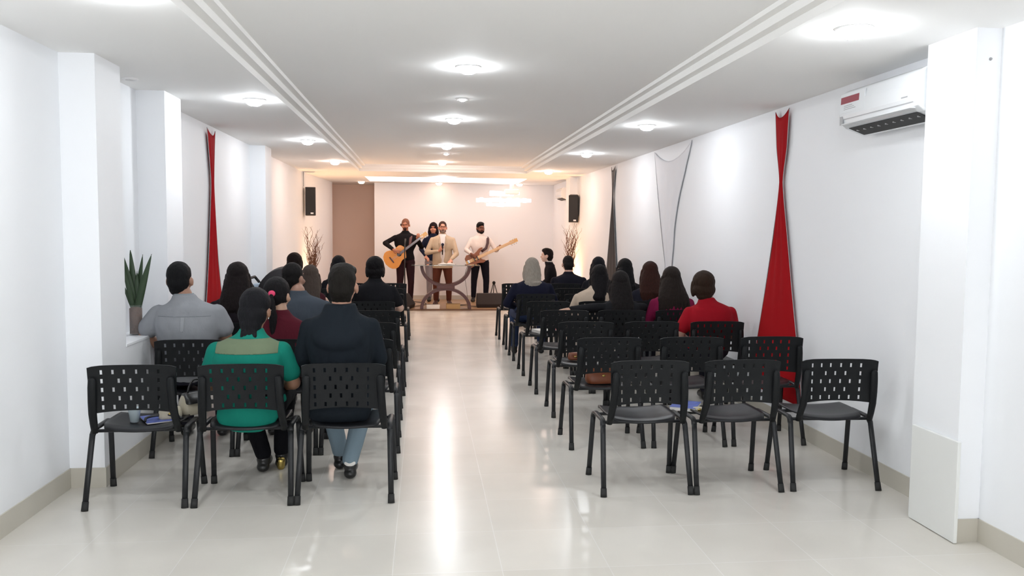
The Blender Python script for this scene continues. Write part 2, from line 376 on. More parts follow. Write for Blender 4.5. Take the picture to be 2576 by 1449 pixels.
# ------------------------------------------------------------------ chairs
def make_chair():
    root = empty('plastic_chair')
    # backrest panel with slots; local: x right, y forward (sitter faces +y), z up
    hw = 0.2325; zb, zt = 0.533, 0.80
    hx = 0.0065; hz = 0.0125
    cols_a = [-0.165, -0.107, -0.049, 0.015, 0.075, 0.135]; cols_b = [-0.165, -0.078, -0.018, 0.045, 0.135]
    rows = [(0.762, cols_a), (0.713, cols_b), (0.664, cols_a), (0.615, cols_b), (0.567, cols_a)]
    holes = [(x, z) for z, cs in rows for x in cs]
    xs = sorted(set([round(v, 5) for v in ([-hw, -0.21, 0.19, 0.212, hw] + [c+s*hx for c in cols_a+cols_b for s in (-1, 1)])]))
    zs = sorted(set([round(v, 5) for v in ([zb, zb+0.02, zt-0.012, zt] + [z+s*hz for z, _ in rows for s in (-1, 1)])]))
    bm = bmesh.new(); g = {}
    def back_y(x, z): return 0.040 - 0.022*(x/hw)**2*1.0 + 0.010 - (z-0.5)*0.05 - 0.03*((z-0.62)**2)*3
    for i, x in enumerate(xs):
        for j, z in enumerate(zs):
            zz = z
            if j == 0: zz = z + 0.014*(1-abs(x/hw)**2)
            f = 1 - 0.035*(zt-z)/(zt-zb)
            if j == len(zs)-1: zz -= 0.012*(abs(x/hw)**8)
            g[i, j] = bm.verts.new((x*f, back_y(x, z), zz))
    for i in range(len(xs)-1):
        for j in range(len(zs)-1):
            cx, cz = (xs[i]+xs[i+1])/2, (zs[j]+zs[j+1])/2
            if any(abs(cx-a) < hx and abs(cz-b) < hz for a, b in holes): continue
            bm.faces.new((g[i, j], g[i+1, j], g[i+1, j+1], g[i, j+1]))
    o = finish('backrest', bm, M['plastic'], root, smooth=False)
    s = o.modifiers.new('solid', 'SOLIDIFY'); s.thickness = 0.007; s.offset = 0
    # brackets carrying the backrest
    for sx in (-1, 1):
        bm = bmesh.new()
        pts = [(sx*0.222, 0.075, 0.418), (sx*0.218, 0.052, 0.47), (sx*0.213, 0.026, 0.53), (sx*0.209, 0.010, 0.60), (sx*0.205, 0.000, 0.68), (sx*0.203, -0.003, 0.725), (sx*0.203, 0.000, 0.738)]
        tube(bm, pts, [0.018, 0.021, 0.0225, 0.0225, 0.022, 0.020, 0.010], 10, flat=0.62, up=(1, 0, 0))
        finish('backrest_bracket', bm, M['plastic'], root, True)
    # seat shell
    bm = bmesh.new(); nx, ny = 18, 16; G = {}
    for i in range(nx+1):
        for j in range(ny+1):
            u = -1+2*i/nx; v = j/ny
            w = 0.212 - 0.012*abs(2*v-1)**3 - (0.02*(1-v)**6)
            x = u*w; y = 0.10+0.40*v
            z = 0.442 - 0.020*(1-u*u)*math.sin(PI*min(1, v*1.05))**0.8
            z += 0.010*u*u
            if v > 0.85: z -= 0.30*(v-0.85)**2*3.2
            if v < 0.12: z -= (0.12-v)*0.16
            y -= 0.02*(1-u*u)*(1-v)**3
            G[i, j] = bm.verts.new((x, y, z))
    for i in range(nx):
        for j in range(ny): bm.faces.new((G[i, j], G[i+1, j], G[i+1, j+1], G[i, j+1]))
    o = finish('seat', bm, M['seatp'], root, True)
    s = o.modifiers.new('solid', 'SOLIDIFY'); s.thickness = 0.010; s.offset = -1
    # steel under-frame
    bm = bmesh.new()
    for sx in (-1, 1):
        tube(bm, [(sx*0.250, 0.118, 0.395), (sx*0.247, 0.135, 0.417), (sx*0.245, 0.165, 0.425), (sx*0.245, 0.35, 0.425), (sx*0.247, 0.385, 0.417), (sx*0.250, 0.40, 0.395)], 0.0175, 10, flat=0.7, up=(1, 0, 0))
    for yy in (0.135, 0.36): tube(bm, [(-0.245, yy, 0.414), (0.245, yy, 0.414)], 0.010, 8)
    finish('seat_frame', bm, M['blackmetal'], root, True)
    for sx in (-1, 1):
        for fr in (0, 1):
            bm = bmesh.new()
            top = Vector((sx*0.250, 0.118 if not fr else 0.40, 0.40)); ft = Vector((sx*0.262, 0.015 if not fr else 0.455, 0.02))
            tube(bm, [top, top.lerp(ft, 0.15), top.lerp(ft, 0.5), ft], 0.0160, 12, flat=0.70, up=(1, 0, 0))
            l = finish('leg', bm, M['blackmetal'], root, True)
            bm = bmesh.new(); d = (ft-top).normalized()
            tube(bm, [ft-d*0.03, ft, ft+Vector((d.x*0.02, d.y*0.02, -0.0195))], [0.0180, 0.0190, 0.0195], 12, flat=0.72, up=(1, 0, 0))
            finish('rubber_foot', bm, M['rubber'], l, True)
    return root
chair0 = make_chair(); used = [False]
def place_chair(x, y, rz, label, group):
    o = chair0 if not used[0] else copy_tree(chair0)
    used[0] = True
    o.location = (x, y, 0); o.rotation_euler = (0, 0, math.radians(rz))
    tag(o, label, 'chair', group); return o
ROWS = [4.62, 5.66, 6.66, 7.65, 8.64, 9.65, 10.58, 11.58]
rown = ['back row', 'second row from the back', 'third row from the back', 'fourth row from the back', 'fifth row from the back', 'sixth row from the back', 'row behind the front row', 'front row by the stage']
RX = [[1.309, 1.868, 2.47], [1.305, 1.905, 2.50], [1.335, 1.895, 2.458], [1.325, 1.88, 2.44], [1.32, 1.88, 2.44], [1.325, 1.90, 2.46], [1.33, 1.93, 2.5], [1.33, 2.0, 2.53]]
LX = [[-1.578, -1.003, -0.445], [-1.555, -0.998, -0.44], [-1.58, -1.02, -0.45], [-1.57, -1.01, -0.45], [None, -1.12, -0.53], [None, None, -0.46], [-1.61, -1.05, -0.49], [-1.59, -1.03, -0.47]]
special = {
 ('R', 0, 0): 'empty black slotted chair with a shiny seat, back row, right of the aisle',
 ('R', 0, 1): 'black chair with a blue booklet on it, middle of the right back row',
 ('R', 0, 2): 'empty black chair standing alone nearest the right wall, back row',
 ('R', 1, 0): 'black chair holding a brown handbag, aisle seat of the second row on the right',
 ('L', 0, 0): 'black chair with a cup and purse on it, back row, left',
 ('L', 0, 1): 'black chair under the woman in the green blouse',
 ('L', 0, 2): 'black chair under the man in the dark hoodie and jeans',
 ('L', 1, 0): 'black chair under the man in the grey shirt',
 ('L', 1, 1): 'black chair under the woman with the pink hair tie',
 ('R', 2, 2): 'black chair under the short-haired woman in the red top',
 ('R', 3, 1): 'black chair under the woman stretching her arm over the next chair',
 ('R', 3, 2): 'black chair under the woman in the magenta top',
 ('R', 4, 0): 'black aisle chair with white papers on it, fifth row on the right',
 ('R', 5, 0): 'black chair under the grey-haired woman in navy',
 ('L', 4, 2): 'black chair under the person in the black t-shirt',
}
col = ['left', 'middle', 'right']
for r, y in enumerate(ROWS):
    for c in range(3):
        k = ('L', r, c)
        lab = special.get(k) or 'black chair, %s, %s' % (['seat by the left wall', 'middle seat of the left block', 'aisle seat of the left block'][c], rown[r])
        if LX[r][c] is not None: place_chair(LX[r][c], y, (1.5, 0, -1, 1)[(r+c) % 4]*0.7, lab, 'black plastic chairs left of the aisle')
        k = ('R', r, c)
        lab = special.get(k) or 'black chair, %s, %s' % (['aisle seat of the right block', 'middle seat of the right block', 'seat by the right wall'][c], rown[r])
        place_chair(RX[r][c], y, (0, 1, -0.8, 0.5)[(r+c) % 4] + (-2.0 if (r, c) == (0, 2) else 0) + (-1.5 if (r, c) == (1, 2) else 0), lab, 'black plastic chairs right of the aisle')
place_chair(2.22, 12.95, 78, 'black plastic chair turned sideways under the seated boy', 'black plastic chairs right of the aisle')

# ------------------------------------------------------------------ figure modelling
class Clay:
    def __init__(s, mtx=None): s.bm = bmesh.new(); s.m = mtx or Matrix.Identity(4)
    def ell(s, c, r, rot=None, m=None):
        q = bmesh.ops.create_icosphere(s.bm, subdivisions=3, radius=1.0)['verts']
        R = Euler(rot).to_matrix() if rot else Matrix.Identity(3)
        mm = s.m @ (m or Matrix.Identity(4))
        for v in q: v.co = mm @ (Vector(c) + R @ Vector((v.co.x*r[0], v.co.y*r[1], v.co.z*r[2])))
    def limb(s, pts, rad, flat=1.0, up=None):
        P = [s.m @ Vector(p) for p in pts]
        # densify with smooth interpolation of radius
        q, rr = [], []
        for i in range(len(P)-1):
            for k in range(4):
                t = k/4; q.append(P[i].lerp(P[i+1], t)); rr.append(rad[i]+(rad[i+1]-rad[i])*t)
        q.append(P[-1]); rr.append(rad[-1])
        for i in range(len(P)):     # ball joints
            b = bmesh.ops.create_icosphere(s.bm, subdivisions=2, radius=rad[i])['verts']
            for v in b: v.co += P[i]
        for i in range(len(q)-1):
            if (q[i+1]-q[i]).length > 1e-5: tube(s.bm, [q[i], q[i+1]], [rr[i], rr[i+1]], 12)
    def loft(s, secs, n=24, power=2.0):
        """secs: (x,y,z,rx,ry) horizontal ellipses from bottom to top"""
        rings = []
        # interpolate with catmull-rom
        S2 = []
        for i in range(len(secs)-1):
            p0 = secs[max(i-1, 0)]; p1 = secs[i]; p2 = secs[i+1]; p3 = secs[min(i+2, len(secs)-1)]
            for k in range(4):
                t = k/4
                S2.append([0.5*((2*b)+(-a+c)*t+(2*a-5*b+4*c-d)*t*t+(-a+3*b-3*c+d)*t*t*t) for a, b, c, d in zip(p0, p1, p2, p3)])
        S2.append(list(secs[-1]))
        for x, y, z, rx, ry in S2:
            ring = []
            for j in range(n):
                a = 2*PI*j/n; ca, sa = math.cos(a), math.sin(a)
                e = 2/power
                ring.append(s.bm.verts.new(s.m @ Vector((x+max(rx, .002)*math.copysign(abs(ca)**e, ca), y+max(ry, .002)*math.copysign(abs(sa)**e, sa), z))))
            rings.append(ring)
        for a, b in zip(rings, rings[1:]):
            for j in range(n): s.bm.faces.new((a[j], a[(j+1) % n], b[(j+1) % n], b[j]))
        s.bm.faces.new(rings[0][::-1]); s.bm.faces.new(rings[-1])
    def done(s, name, m, parent, voxel=0.009, smooth=6, disp=0.0, dscale=0.05):
        bmesh.ops.recalc_face_normals(s.bm, faces=s.bm.faces)
        me = bpy.data.meshes.new(name); s.bm.to_mesh(me); s.bm.free()
        o = bpy.data.objects.new(name, me); C.objects.link(o)
        r = o.modifiers.new('r', 'REMESH'); r.mode = 'VOXEL'; r.voxel_size = voxel; r.use_smooth_shade = True
        if smooth: q = o.modifiers.new('s', 'SMOOTH'); q.iterations = smooth; q.factor = 0.5
        if disp:
            tx = bpy.data.textures.new('folds', 'CLOUDS'); tx.noise_scale = dscale
            d = o.modifiers.new('d', 'DISPLACE'); d.texture = tx; d.strength = disp; d.mid_level = 0.5
        dg = bpy.context.evaluated_depsgraph_get()
        nm = bpy.data.meshes.new_from_object(o.evaluated_get(dg)); nm.name = name
        o.modifiers.clear(); o.data = nm; bpy.data.meshes.remove(me)
        nm.materials.clear(); nm.materials.append(m)
        for p in nm.polygons: p.use_smooth = True
        if parent is not None: o.parent = parent
        return o
def V(*a): return Vector(a)
def hand(cl, w, d, n, side, curl=0.5, sc=1.0):
    """w wrist, d finger direction, n palm-back normal, side=+1 thumb towards n x d"""
    w = Vector(w); d = Vector(d).normalized(); n = Vector(n); n = (n-d*n.dot(d)).normalized(); a = n.cross(d)*side
    cl.limb([w, w+d*0.03*sc, w+d*0.075*sc], [0.024*sc, 0.022*sc, 0.019*sc])
    for k in (-1, 0, 1): cl.limb([w+d*0.02*sc+a*0.010*k*sc, w+d*0.085*sc+a*0.024*k*sc], [0.014*sc, 0.012*sc])
    for k, L in enumerate((0.072, 0.082, 0.076, 0.058)):
        o = w+d*0.086*sc+a*(0.030-0.020*k)*sc; p = [o]; dirv = d.copy()
        for q in range(3):
            ang = curl*(0.35+0.5*q); dv = (d*math.cos(ang)-n*math.sin(ang)).normalized()
            p.append(p[-1]+dv*L*sc*(0.45, 0.32, 0.25)[q])
        cl.limb(p, [0.0100*sc, 0.0095*sc, 0.0085*sc, 0.0075*sc])
    t0 = w+d*0.025*sc+a*0.022*sc
    cl.limb([t0, t0+(d*0.6+a*0.7-n*0.2*curl).normalized()*0.035*sc, t0+(d*0.8+a*0.55-n*0.6*curl).normalized()*0.065*sc], [0.014*sc, 0.011*sc, 0.009*sc])

def head_parts(root, HM, skin, eye=(0.03, 0.02, 0.015), lips=(0.35, 0.10, 0.09), face=True):
    """small face details in head space: face looks to +y"""
    if not face: return
    c = Clay(HM)
    for s in (-1, 1): c.ell((s*0.031, 0.0835, 0.006), (0.0095, 0.005, 0.0045))
    c.done('eyes', mat('eye', eye, 0.2), root, 0.003, 1)
    c = Clay(HM); c.ell((0, 0.086, -0.062), (0.021, 0.008, 0.006)); c.done('mouth', mat('lips', lips, 0.5), root, 0.003, 1)

def figure(name, label, loc, rz, J, g=1.0, skin=(0.45, 0.26, 0.18), top=(0.05, 0.05, 0.05), sleeve='long', pants=(0.02, 0.02, 0.03), hair=None, haircol=(0.012, 0.009, 0.008),
           shoes=(0.015, 0.015, 0.015), head_yaw=0.0, head_tilt=0.0, head_roll=0.0, female=False, voxel=0.0085, group=None, extra_top=None, legsk=False, hand_curl=(0.6, 0.6), handdir=(None, None),
           face=True, collar=None, loose=0.0, folds=0.006, hs=1.0, child=1.0, topname='shirt', palm=(None, None)):
    root = empty(name, loc, rz); tag(root, label, 'person', group)
    P, Cc, N, HC = V(*J['pelvis']), V(*J['chest']), V(*J['neck']), V(*J['head'])
    HM = Matrix.Translation(HC) @ Matrix.Rotation(head_yaw, 4, 'Z') @ Matrix.Rotation(head_tilt, 4, 'X') @ Matrix.Rotation(head_roll, 4, 'Y') @ Matrix.Scale(hs, 4)
    sh = [V(*J['shL']), V(*J['shR'])]; el = [V(*J['elL']), V(*J['elR'])]; wr = [V(*J['wrL']), V(*J['wrR'])]
    hp = [V(*J['hipL']), V(*J['hipR'])]; kn = [V(*J['knL']), V(*J['knR'])]; an = [V(*J['anL']), V(*J['anR'])]; toe = [V(*J['toeL']), V(*J['toeR'])]
    k = child
    def torso(cl, o, f=1.0):
        S0 = (sh[0]+sh[1])/2; sw = abs(sh[1].x-sh[0].x)/2
        w = P.lerp(Cc, 0.5)
        gg = g*f
        secs = [(P.x, P.y, P.z-0.07*k, 0.11*gg*k+o, 0.09*gg*k+o), (P.x, P.y, P.z, 0.165*gg*k+o, 0.118*gg*k+o), (w.x, w.y, w.z, (0.140 if not female else 0.132)*gg*k+o, 0.108*gg*k+o),
                (Cc.x, Cc.y, Cc.z, max(0.165*gg*k, sw*1.06)+o, 0.120*gg*k+o), (S0.x, S0.y, S0.z-0.03*k, sw*1.05+o, 0.108*gg*k+o), (S0.x, S0.y, S0.z+0.022*k, sw*0.90+o, 0.088*gg*k+o),
                (S0.x, S0.y, S0.z+0.048*k, sw*0.62+o, 0.075*k+o), (N.x*0.7+S0.x*0.3, N.y*0.7+S0.y*0.3, N.z-0.030*k, 0.076*k+o, 0.066*k+o), (N.x, N.y, N.z+0.006, 0.055*k+o, 0.060*k+o)]
        cl.loft(secs)
    # ---- skin: one continuous body
    b = Clay()
    torso(b, -0.008)
    b.limb([N-V(0, 0, 0.06*k), N, HC-V(0, 0.012*k, 0.06*k)], [0.066*k, 0.058*k, 0.055*k])
    b.ell((0, -0.012, 0.018), (0.074, 0.094, 0.098), m=HM); b.ell((0, 0.022, -0.035), (0.062, 0.068, 0.078), m=HM); b.ell((0, 0.045, -0.078), (0.038, 0.040, 0.032), m=HM)
    b.ell((0, 0.096, -0.022), (0.013, 0.018, 0.020), m=HM); b.ell((0, 0.082, 0.028), (0.045, 0.016, 0.012), m=HM)
    for s in (-1, 1):
        b.ell((s*0.084, -0.006, -0.018), (0.011, 0.021, 0.033), m=HM); b.ell((s*0.045, 0.062, -0.035), (0.020, 0.024, 0.022), m=HM)
    for i in (0, 1):
        s = (-1, 1)[i]
        b.limb([sh[i]-V(0, 0, 0.03*k), el[i], wr[i]], [0.032*g*k, 0.035*g*k, 0.026*k])
        dd = handdir[i] or tuple((wr[i]-el[i]).normalized()); pn = palm[i] or (0, 0, 1)
        hand(b, wr[i], dd, pn, 1 if i == 0 else -1, hand_curl[i], 0.98*k)
        b.limb([hp[i], kn[i], an[i]], [0.080*g*k, 0.052*k, 0.036*k]); b.limb([an[i]-V(0, 0, 0.02), toe[i]], [0.036*k, 0.026*k])
    b.done('body', skinm(skin), root, voxel, 3)
    # ---- top
    o = 0.010+loose
    c = Clay(); torso(c, o)
    for i in (0, 1):
        if sleeve == 'long': c.limb([sh[i]-V(0, 0, 0.022*k), el[i], wr[i].lerp(el[i], 0.06)], [0.046*g*k+loose, 0.048*g*k+loose, 0.036*k+loose*.7])
        elif sleeve == 'short': c.limb([sh[i]-V(0, 0, 0.022*k), sh[i].lerp(el[i], 0.70)], [0.047*g*k+loose, 0.053*g*k+loose])
        elif sleeve == 'cap': c.limb([sh[i], sh[i].lerp(el[i], 0.30)], [0.058*g*k, 0.056*g*k])
    if extra_top: extra_top(c)
    tp = c.done(topname, cloth(top), root, max(voxel, 0.0085), 9, disp=folds, dscale=0.11)
    if collar:
        c = Clay(); c.loft([(N.x, N.y-0.004, N.z-0.03, 0.078*k, 0.076*k), (N.x, N.y-0.004, N.z+0.012, 0.068*k, 0.067*k)]); c.done('collar', cloth(collar), tp, 0.006, 2)
    # ---- trousers
    c = Clay(); c.loft([(P.x, P.y, P.z-0.085*k, 0.12*g*k, 0.10*g*k), (P.x, P.y, P.z-0.02, 0.170*g*k, 0.122*g*k), (P.x, P.y, P.z+0.07*k, 0.155*g*k, 0.115*g*k)])
    for i in (0, 1): c.limb([hp[i], kn[i], an[i]+V(0, 0, 0.03)], [0.096*g*k, 0.068*k, 0.052*k])
    c.done('trousers', cloth(pants), root, voxel, 4, disp=0.005, dscale=0.09)
    for i in (0, 1):
        c = Clay(); a = an[i]; t = toe[i]
        fz = min(a.z, t.z)
        c.limb([a+V(0, 0, -0.01), a.lerp(t, .5)+V(0, 0, -0.008), t], [0.044*k, 0.043*k, 0.036*k]); c.ell((a.x, a.y-0.012, fz-0.01), (0.04*k, 0.045*k, 0.034*k))
        so = c.done('shoe', mat('shoe_leather', shoes, 0.35), root, 0.007, 3)
    # ---- hair
    hm = hairm(haircol)
    if hair:
        c = Clay()
        kind = hair[0]
        if kind == 'short':
            v = hair[1] if len(hair) > 1 else 0.0
            c.ell((0, -0.020, 0.034), (0.082, 0.094, 0.094), m=HM); c.ell((0, -0.040, -0.015), (0.076, 0.072, 0.080), m=HM); c.ell((0, -0.040, -0.062), (0.062, 0.052, 0.055), m=HM)
            if v: c.ell((0.0, 0.005, 0.085+v*0.3), (0.072, 0.080, 0.045), m=HM); c.ell((0.03, 0.045, 0.085), (0.045, 0.045, 0.035), m=HM)
        elif kind == 'buzz':
            c.ell((0, -0.019, 0.027), (0.0805, 0.097, 0.0975), m=HM)
        elif kind == 'bob':
            c.ell((0, -0.018, 0.032), (0.098, 0.104, 0.100), m=HM); c.ell((0, -0.035, -0.035), (0.100, 0.082, 0.078), m=HM); c.ell((0, -0.045, -0.09), (0.070, 0.058, 0.045), m=HM)
            for s in (-1, 1): c.ell((s*0.083, 0.01, -0.03), (0.022, 0.04, 0.075), m=HM)
        else:
            c.ell((0, -0.014, 0.034), (0.088, 0.102, 0.096), m=HM)
            L = hair[1]; wd = hair[2]
            if kind == 'long':
                hx, hy, hz = HC
                b0 = N.y
                c.ell((0, -0.045, -0.02), (0.094, 0.075, 0.09), m=HM)
                c.loft([(N.x, b0-0.115-0.02, hz-L, wd*0.55, 0.018), (N.x, b0-0.118, hz-L+0.07, wd*0.95, 0.034), (hx*.4+N.x*.6, b0-0.105, hz-L*0.62, wd*1.0, 0.046), (hx*.6+N.x*.4, b0-0.070, hz-0.17, wd*0.93, 0.060),
                        (hx, HC.y-0.035, hz-0.09, 0.096, 0.078), (hx, HC.y-0.03, hz, 0.093, 0.09)])
                for s in (-1, 1):
                    c.limb([HC+V(s*0.075, 0.0, 0.01), HC+V(s*0.088, 0.0, -0.09), V(N.x+s*wd*0.80, b0-0.06, hz-0.2), V(N.x+s*wd*0.78, b0-0.10, hz-L*0.72)], [0.028, 0.030, 0.030, 0.018])
                rr = random.Random(int(abs(HC.x+hz)*1e5) % 9973)
                for q in range(13):
                    a = PI*(1.0+q/12.0); cx, cy = math.cos(a), math.sin(a)
                    ex = N.x+cx*wd*rr.uniform(0.85, 1.12); ez = hz-L*rr.uniform(0.78, 1.06)
                    c.limb([V(hx+cx*0.086, HC.y-0.03+cy*0.078, hz-0.02), V(hx*.5+N.x*.5+cx*wd*0.95, b0-0.075+cy*0.05, hz-0.19), V(N.x+cx*wd*rr.uniform(0.9, 1.08), b0-0.098+cy*0.045, hz-L*0.6), V(ex, b0-0.11+cy*0.025, ez)],
                           [0.016, 0.017, 0.015, 0.006])
            elif kind == 'pony':       # high tail
                for s in (-1, 1): c.ell((s*0.05, -0.01, -0.01), (0.035, 0.07, 0.05), m=HM)
                c.ell((0, -0.05, -0.01), (0.07, 0.06, 0.075), m=HM)
                b1 = HM @ V(0.022, -0.122, 0.012)
                c.limb([HM @ V(0.018, -0.095, 0.02), b1], [0.022, 0.012])
                c.limb([b1, b1+V(0.004, -0.03, -0.06), b1+V(0.012, -0.02, -0.16), V(b1.x+0.015, N.y-0.13, HC.z-L)], [0.012, 0.026, 0.030, 0.010])
            elif kind == 'low':        # low loose pony at the nape
                c.ell((0, -0.045, -0.03), (0.084, 0.070, 0.085), m=HM); c.ell((0, -0.055, -0.085), (0.066, 0.052, 0.070), m=HM)
                b1 = HM @ V(0, -0.075, -0.12)
                for q in (-0.045, -0.02, 0.01, 0.05): c.limb([b1+V(q*0.5, 0, 0.0), b1+V(q*0.8, -0.03, -0.05), b1+V(q*1.3, -0.040, -L)], [0.022, 0.012, 0.005])
        hh = c.done('hair', hm, root, 0.0065, 3, disp=0.006, dscale=0.025)
        if kind == 'pony':
            c = Clay(); p = HM @ V(0.021, -0.115, 0.016); c.ell(p, (0.025, 0.020, 0.023)); c.done('hair_tie', M['pink'], hh, 0.004, 2)
    head_parts(root, HM, skin, face=face)
    return root, HM
# seated pose; local origin on the floor under the hips, sitter faces +y
def seated(Ht, head=(0, 0.05), lean=0.02, tx=0.0, sw=0.185, elL=(-0.235, 0.06), elR=(0.235, 0.06), wrL=(-0.10, 0.30, 0.575), wrR=(0.10, 0.30, 0.575), elz=None, knees=0.13, ank=0.40, feet=None, k=1.0, seat=0.455):
    hz = Ht-0.118*k; nz = Ht-0.226*k; sz = Ht-0.330*k
    hd = (head[0], head[1]+lean, hz); ez = elz or sz-0.22*k
    f = feet or ((-knees, ank), (knees, ank))
    J = dict(pelvis=(0, 0, seat+0.10*k), chest=(tx*0.6, 0.0+lean*0.4, sz-0.12*k), neck=((tx+head[0])*0.5, 0.02+lean, nz), head=hd,
             shL=(tx-sw, 0.0+lean*0.8, sz), shR=(tx+sw, 0.0+lean*0.8, sz), elL=(elL[0]+tx, elL[1], ez), elR=(elR[0]+tx, elR[1], ez), wrL=(wrL[0]+tx, wrL[1], wrL[2]), wrR=(wrR[0]+tx, wrR[1], wrR[2]),
             hipL=(-0.095*k, 0.03, seat+0.085*k), hipR=(0.095*k, 0.03, seat+0.085*k), knL=(-knees, 0.43*k, seat+0.065*k), knR=(knees, 0.43*k, seat+0.065*k))
    for s, q in (('L', f[0]), ('R', f[1])):
        J['an'+s] = (q[0], q[1], 0.085 if len(q) < 3 else q[2]); J['toe'+s] = (q[0]*1.05, q[1]+0.14*k, 0.04 if len(q) < 4 else q[3])
    return J
HY = 0.235   # hips ahead of the chair's rear feet
def sit(r, x, Ht, label, dy=0.0, seated_kw=None, **kw):
    J = seated(Ht, **(seated_kw or {}))
    return figure('person', label, (x, ROWS[r]+HY+dy, 0), 0, J, **kw)

GA = 'seated congregation'
# left block -----------------------------------------------------------
def green_tail(c):
    c.loft([(0.0, -0.075, 0.385, 0.07, 0.02), (0.0, -0.085, 0.42, 0.14, 0.035), (0, -0.075, 0.47, 0.175, 0.06), (0, -0.05, 0.53, 0.17, 0.10), (0, -0.02, 0.60, 0.17, 0.12)])
g_root, g_HM = sit(0, -1.0, 1.195, 'woman in a green blouse with sheer shoulders and dark pinned hair, back row', seated_kw=dict(head=(0.02, 0.06), tx=-0.005, sw=0.185, elR=(0.245, 0.05), elL=(-0.235, 0.04), feet=((-0.02, 0.47), (0.08, 0.56))), g=1.2, skin=(0.30, 0.155, 0.095), top=(0.008, 0.185, 0.135), sleeve='short',
    pants=(0.006, 0.006, 0.008), hair=('low', 0.11, 0.1), haircol=(0.010, 0.010, 0.012), female=True, group=GA, extra_top=green_tail, head_yaw=-0.15, head_tilt=-0.15, head_roll=0.05, topname='blouse')
# sheer yoke panel across the shoulders
def patch(obj, x0, x1, z0, z1, ymax, name, m, off=0.002):
    """a cloth panel: the strip of obj's surface between two x and two z planes, lifted slightly"""
    bm = bmesh.new(); bm.from_mesh(obj.data)
    for co, no in (((x0, 0, 0), (-1, 0, 0)), ((x1, 0, 0), (1, 0, 0)), ((0, 0, z0), (0, 0, -1)), ((0, 0, z1), (0, 0, 1))):
        bmesh.ops.bisect_plane(bm, geom=bm.verts[:]+bm.edges[:]+bm.faces[:], plane_co=co, plane_no=no, clear_outer=True)
    bmesh.ops.delete(bm, geom=[f for f in bm.faces if f.calc_center_median().y > ymax], context='FACES')
    bm.normal_update()
    for v in bm.verts: v.co += v.normal*off
    o = finish(name, bm, m, obj, True); q = o.modifiers.new('solid', 'SOLIDIFY'); q.thickness = 0.0015; return o
blouse = [o for o in g_root.children if o.name.startswith('blouse')][0]
patch(blouse, -0.178, 0.168, 0.838, 0.918, 0.012, 'sheer_yoke', cloth((0.15, 0.19, 0.12)))
c = Clay(g_HM); c.ell((0.086, -0.01, -0.048), (0.004, 0.004, 0.009)); c.ell((0.085, 0.01, 0.0), (0.003, 0.03, 0.003)); c.done('earring', M['chrome'], g_root, 0.003, 1)
c = Clay(); c.limb([(0.085, 0.50, 0.055), (0.085, 0.50, 0.02)], [0.028, 0.026]); c.done('gold_heel', M['brass'], g_root, 0.005, 1)

def hood(c):
    c.loft([(0.0, -0.088, 0.835, 0.05, 0.015), (0.0, -0.105, 0.875, 0.115, 0.045), (0.0, -0.075, 0.935, 0.155, 0.085), (0.0, -0.02, 1.01, 0.135, 0.098), (0.0, 0.005, 1.075, 0.104, 0.090), (0.0, 0.02, 1.115, 0.088, 0.082)])
    c.loft([(0.0, -0.065, 0.435, 0.16, 0.03), (0, -0.06, 0.50, 0.185, 0.09), (0, -0.03, 0.58, 0.18, 0.11)])
h_root, h_HM = sit(0, -0.485, 1.335, 'man in a dark hoodie and jeans with short dark hair, back row by the aisle', seated_kw=dict(head=(0.01, 0.05), tx=0.0, sw=0.180, elL=(-0.225, 0.06), elR=(0.220, 0.06), feet=((-0.055, 0.50), (0.03, 0.285))), g=1.12, skin=(0.40, 0.21, 0.14),
    top=(0.010, 0.014, 0.019), pants=(0.20, 0.27, 0.32), hair=('short', 0.02), haircol=(0.013, 0.011, 0.009), group=GA, head_yaw=-0.12, extra_top=hood, topname='hoodie', shoes=(0.012, 0.012, 0.013))
c = Clay(); c.ell((0.03, 0.250, 0.100), (0.036, 0.012, 0.022)); c.done('white_heel_tab', M['paper'], h_root, 0.004, 1)

c_root, c_HM = sit(1, -1.63, 1.308, 'man in a grey short-sleeved shirt with short black hair beside the niche', seated_kw=dict(head=(-0.065, 0.05), tx=0.0, sw=0.195, elL=(-0.30, 0.03), elR=(0.245, 0.06), elz=0.795, wrL=(-0.12, 0.25, 0.60)), g=1.2, skin=(0.34, 0.18, 0.12), top=(0.27, 0.28, 0.30), sleeve='short',
    pants=(0.02, 0.02, 0.03), hair=('short',), haircol=(0.008, 0.008, 0.009), group=GA, head_yaw=-0.08, collar=(0.24, 0.26, 0.28), folds=0.012, loose=0.008)
shirt = [o for o in c_root.children if o.name.startswith('shirt')][0]
patch(shirt, -0.008, 0.016, 0.845, 0.94, 0.0, 'back_pleat', cloth((0.31, 0.32, 0.34)), 0.004)
patch(shirt, -0.175, 0.175, 0.944, 0.949, 0.0, 'yoke_seam', cloth((0.22, 0.23, 0.25)), 0.0015)
sit(1, -1.0, 1.20, 'woman in a burgundy top with a ponytail in a hot-pink tie', seated_kw=dict(head=(-0.03, 0.05), sw=0.16), g=0.95, skin=(0.42, 0.25, 0.17), top=(0.075, 0.008, 0.016), sleeve='short', pants=(0.05, 0.03, 0.03),
    hair=('pony', 0.36, 0.05), haircol=(0.010, 0.009, 0.010), female=True, group=GA, head_yaw=-0.35)
sit(2, -1.52, 1.265, 'woman with long black hair in a black top in front of the man in grey', seated_kw=dict(sw=0.175), g=1.0, top=(0.012, 0.009, 0.012), hair=('long', 0.42, 0.115), haircol=(0.009, 0.006, 0.006), female=True, group=GA, head_yaw=0.1)
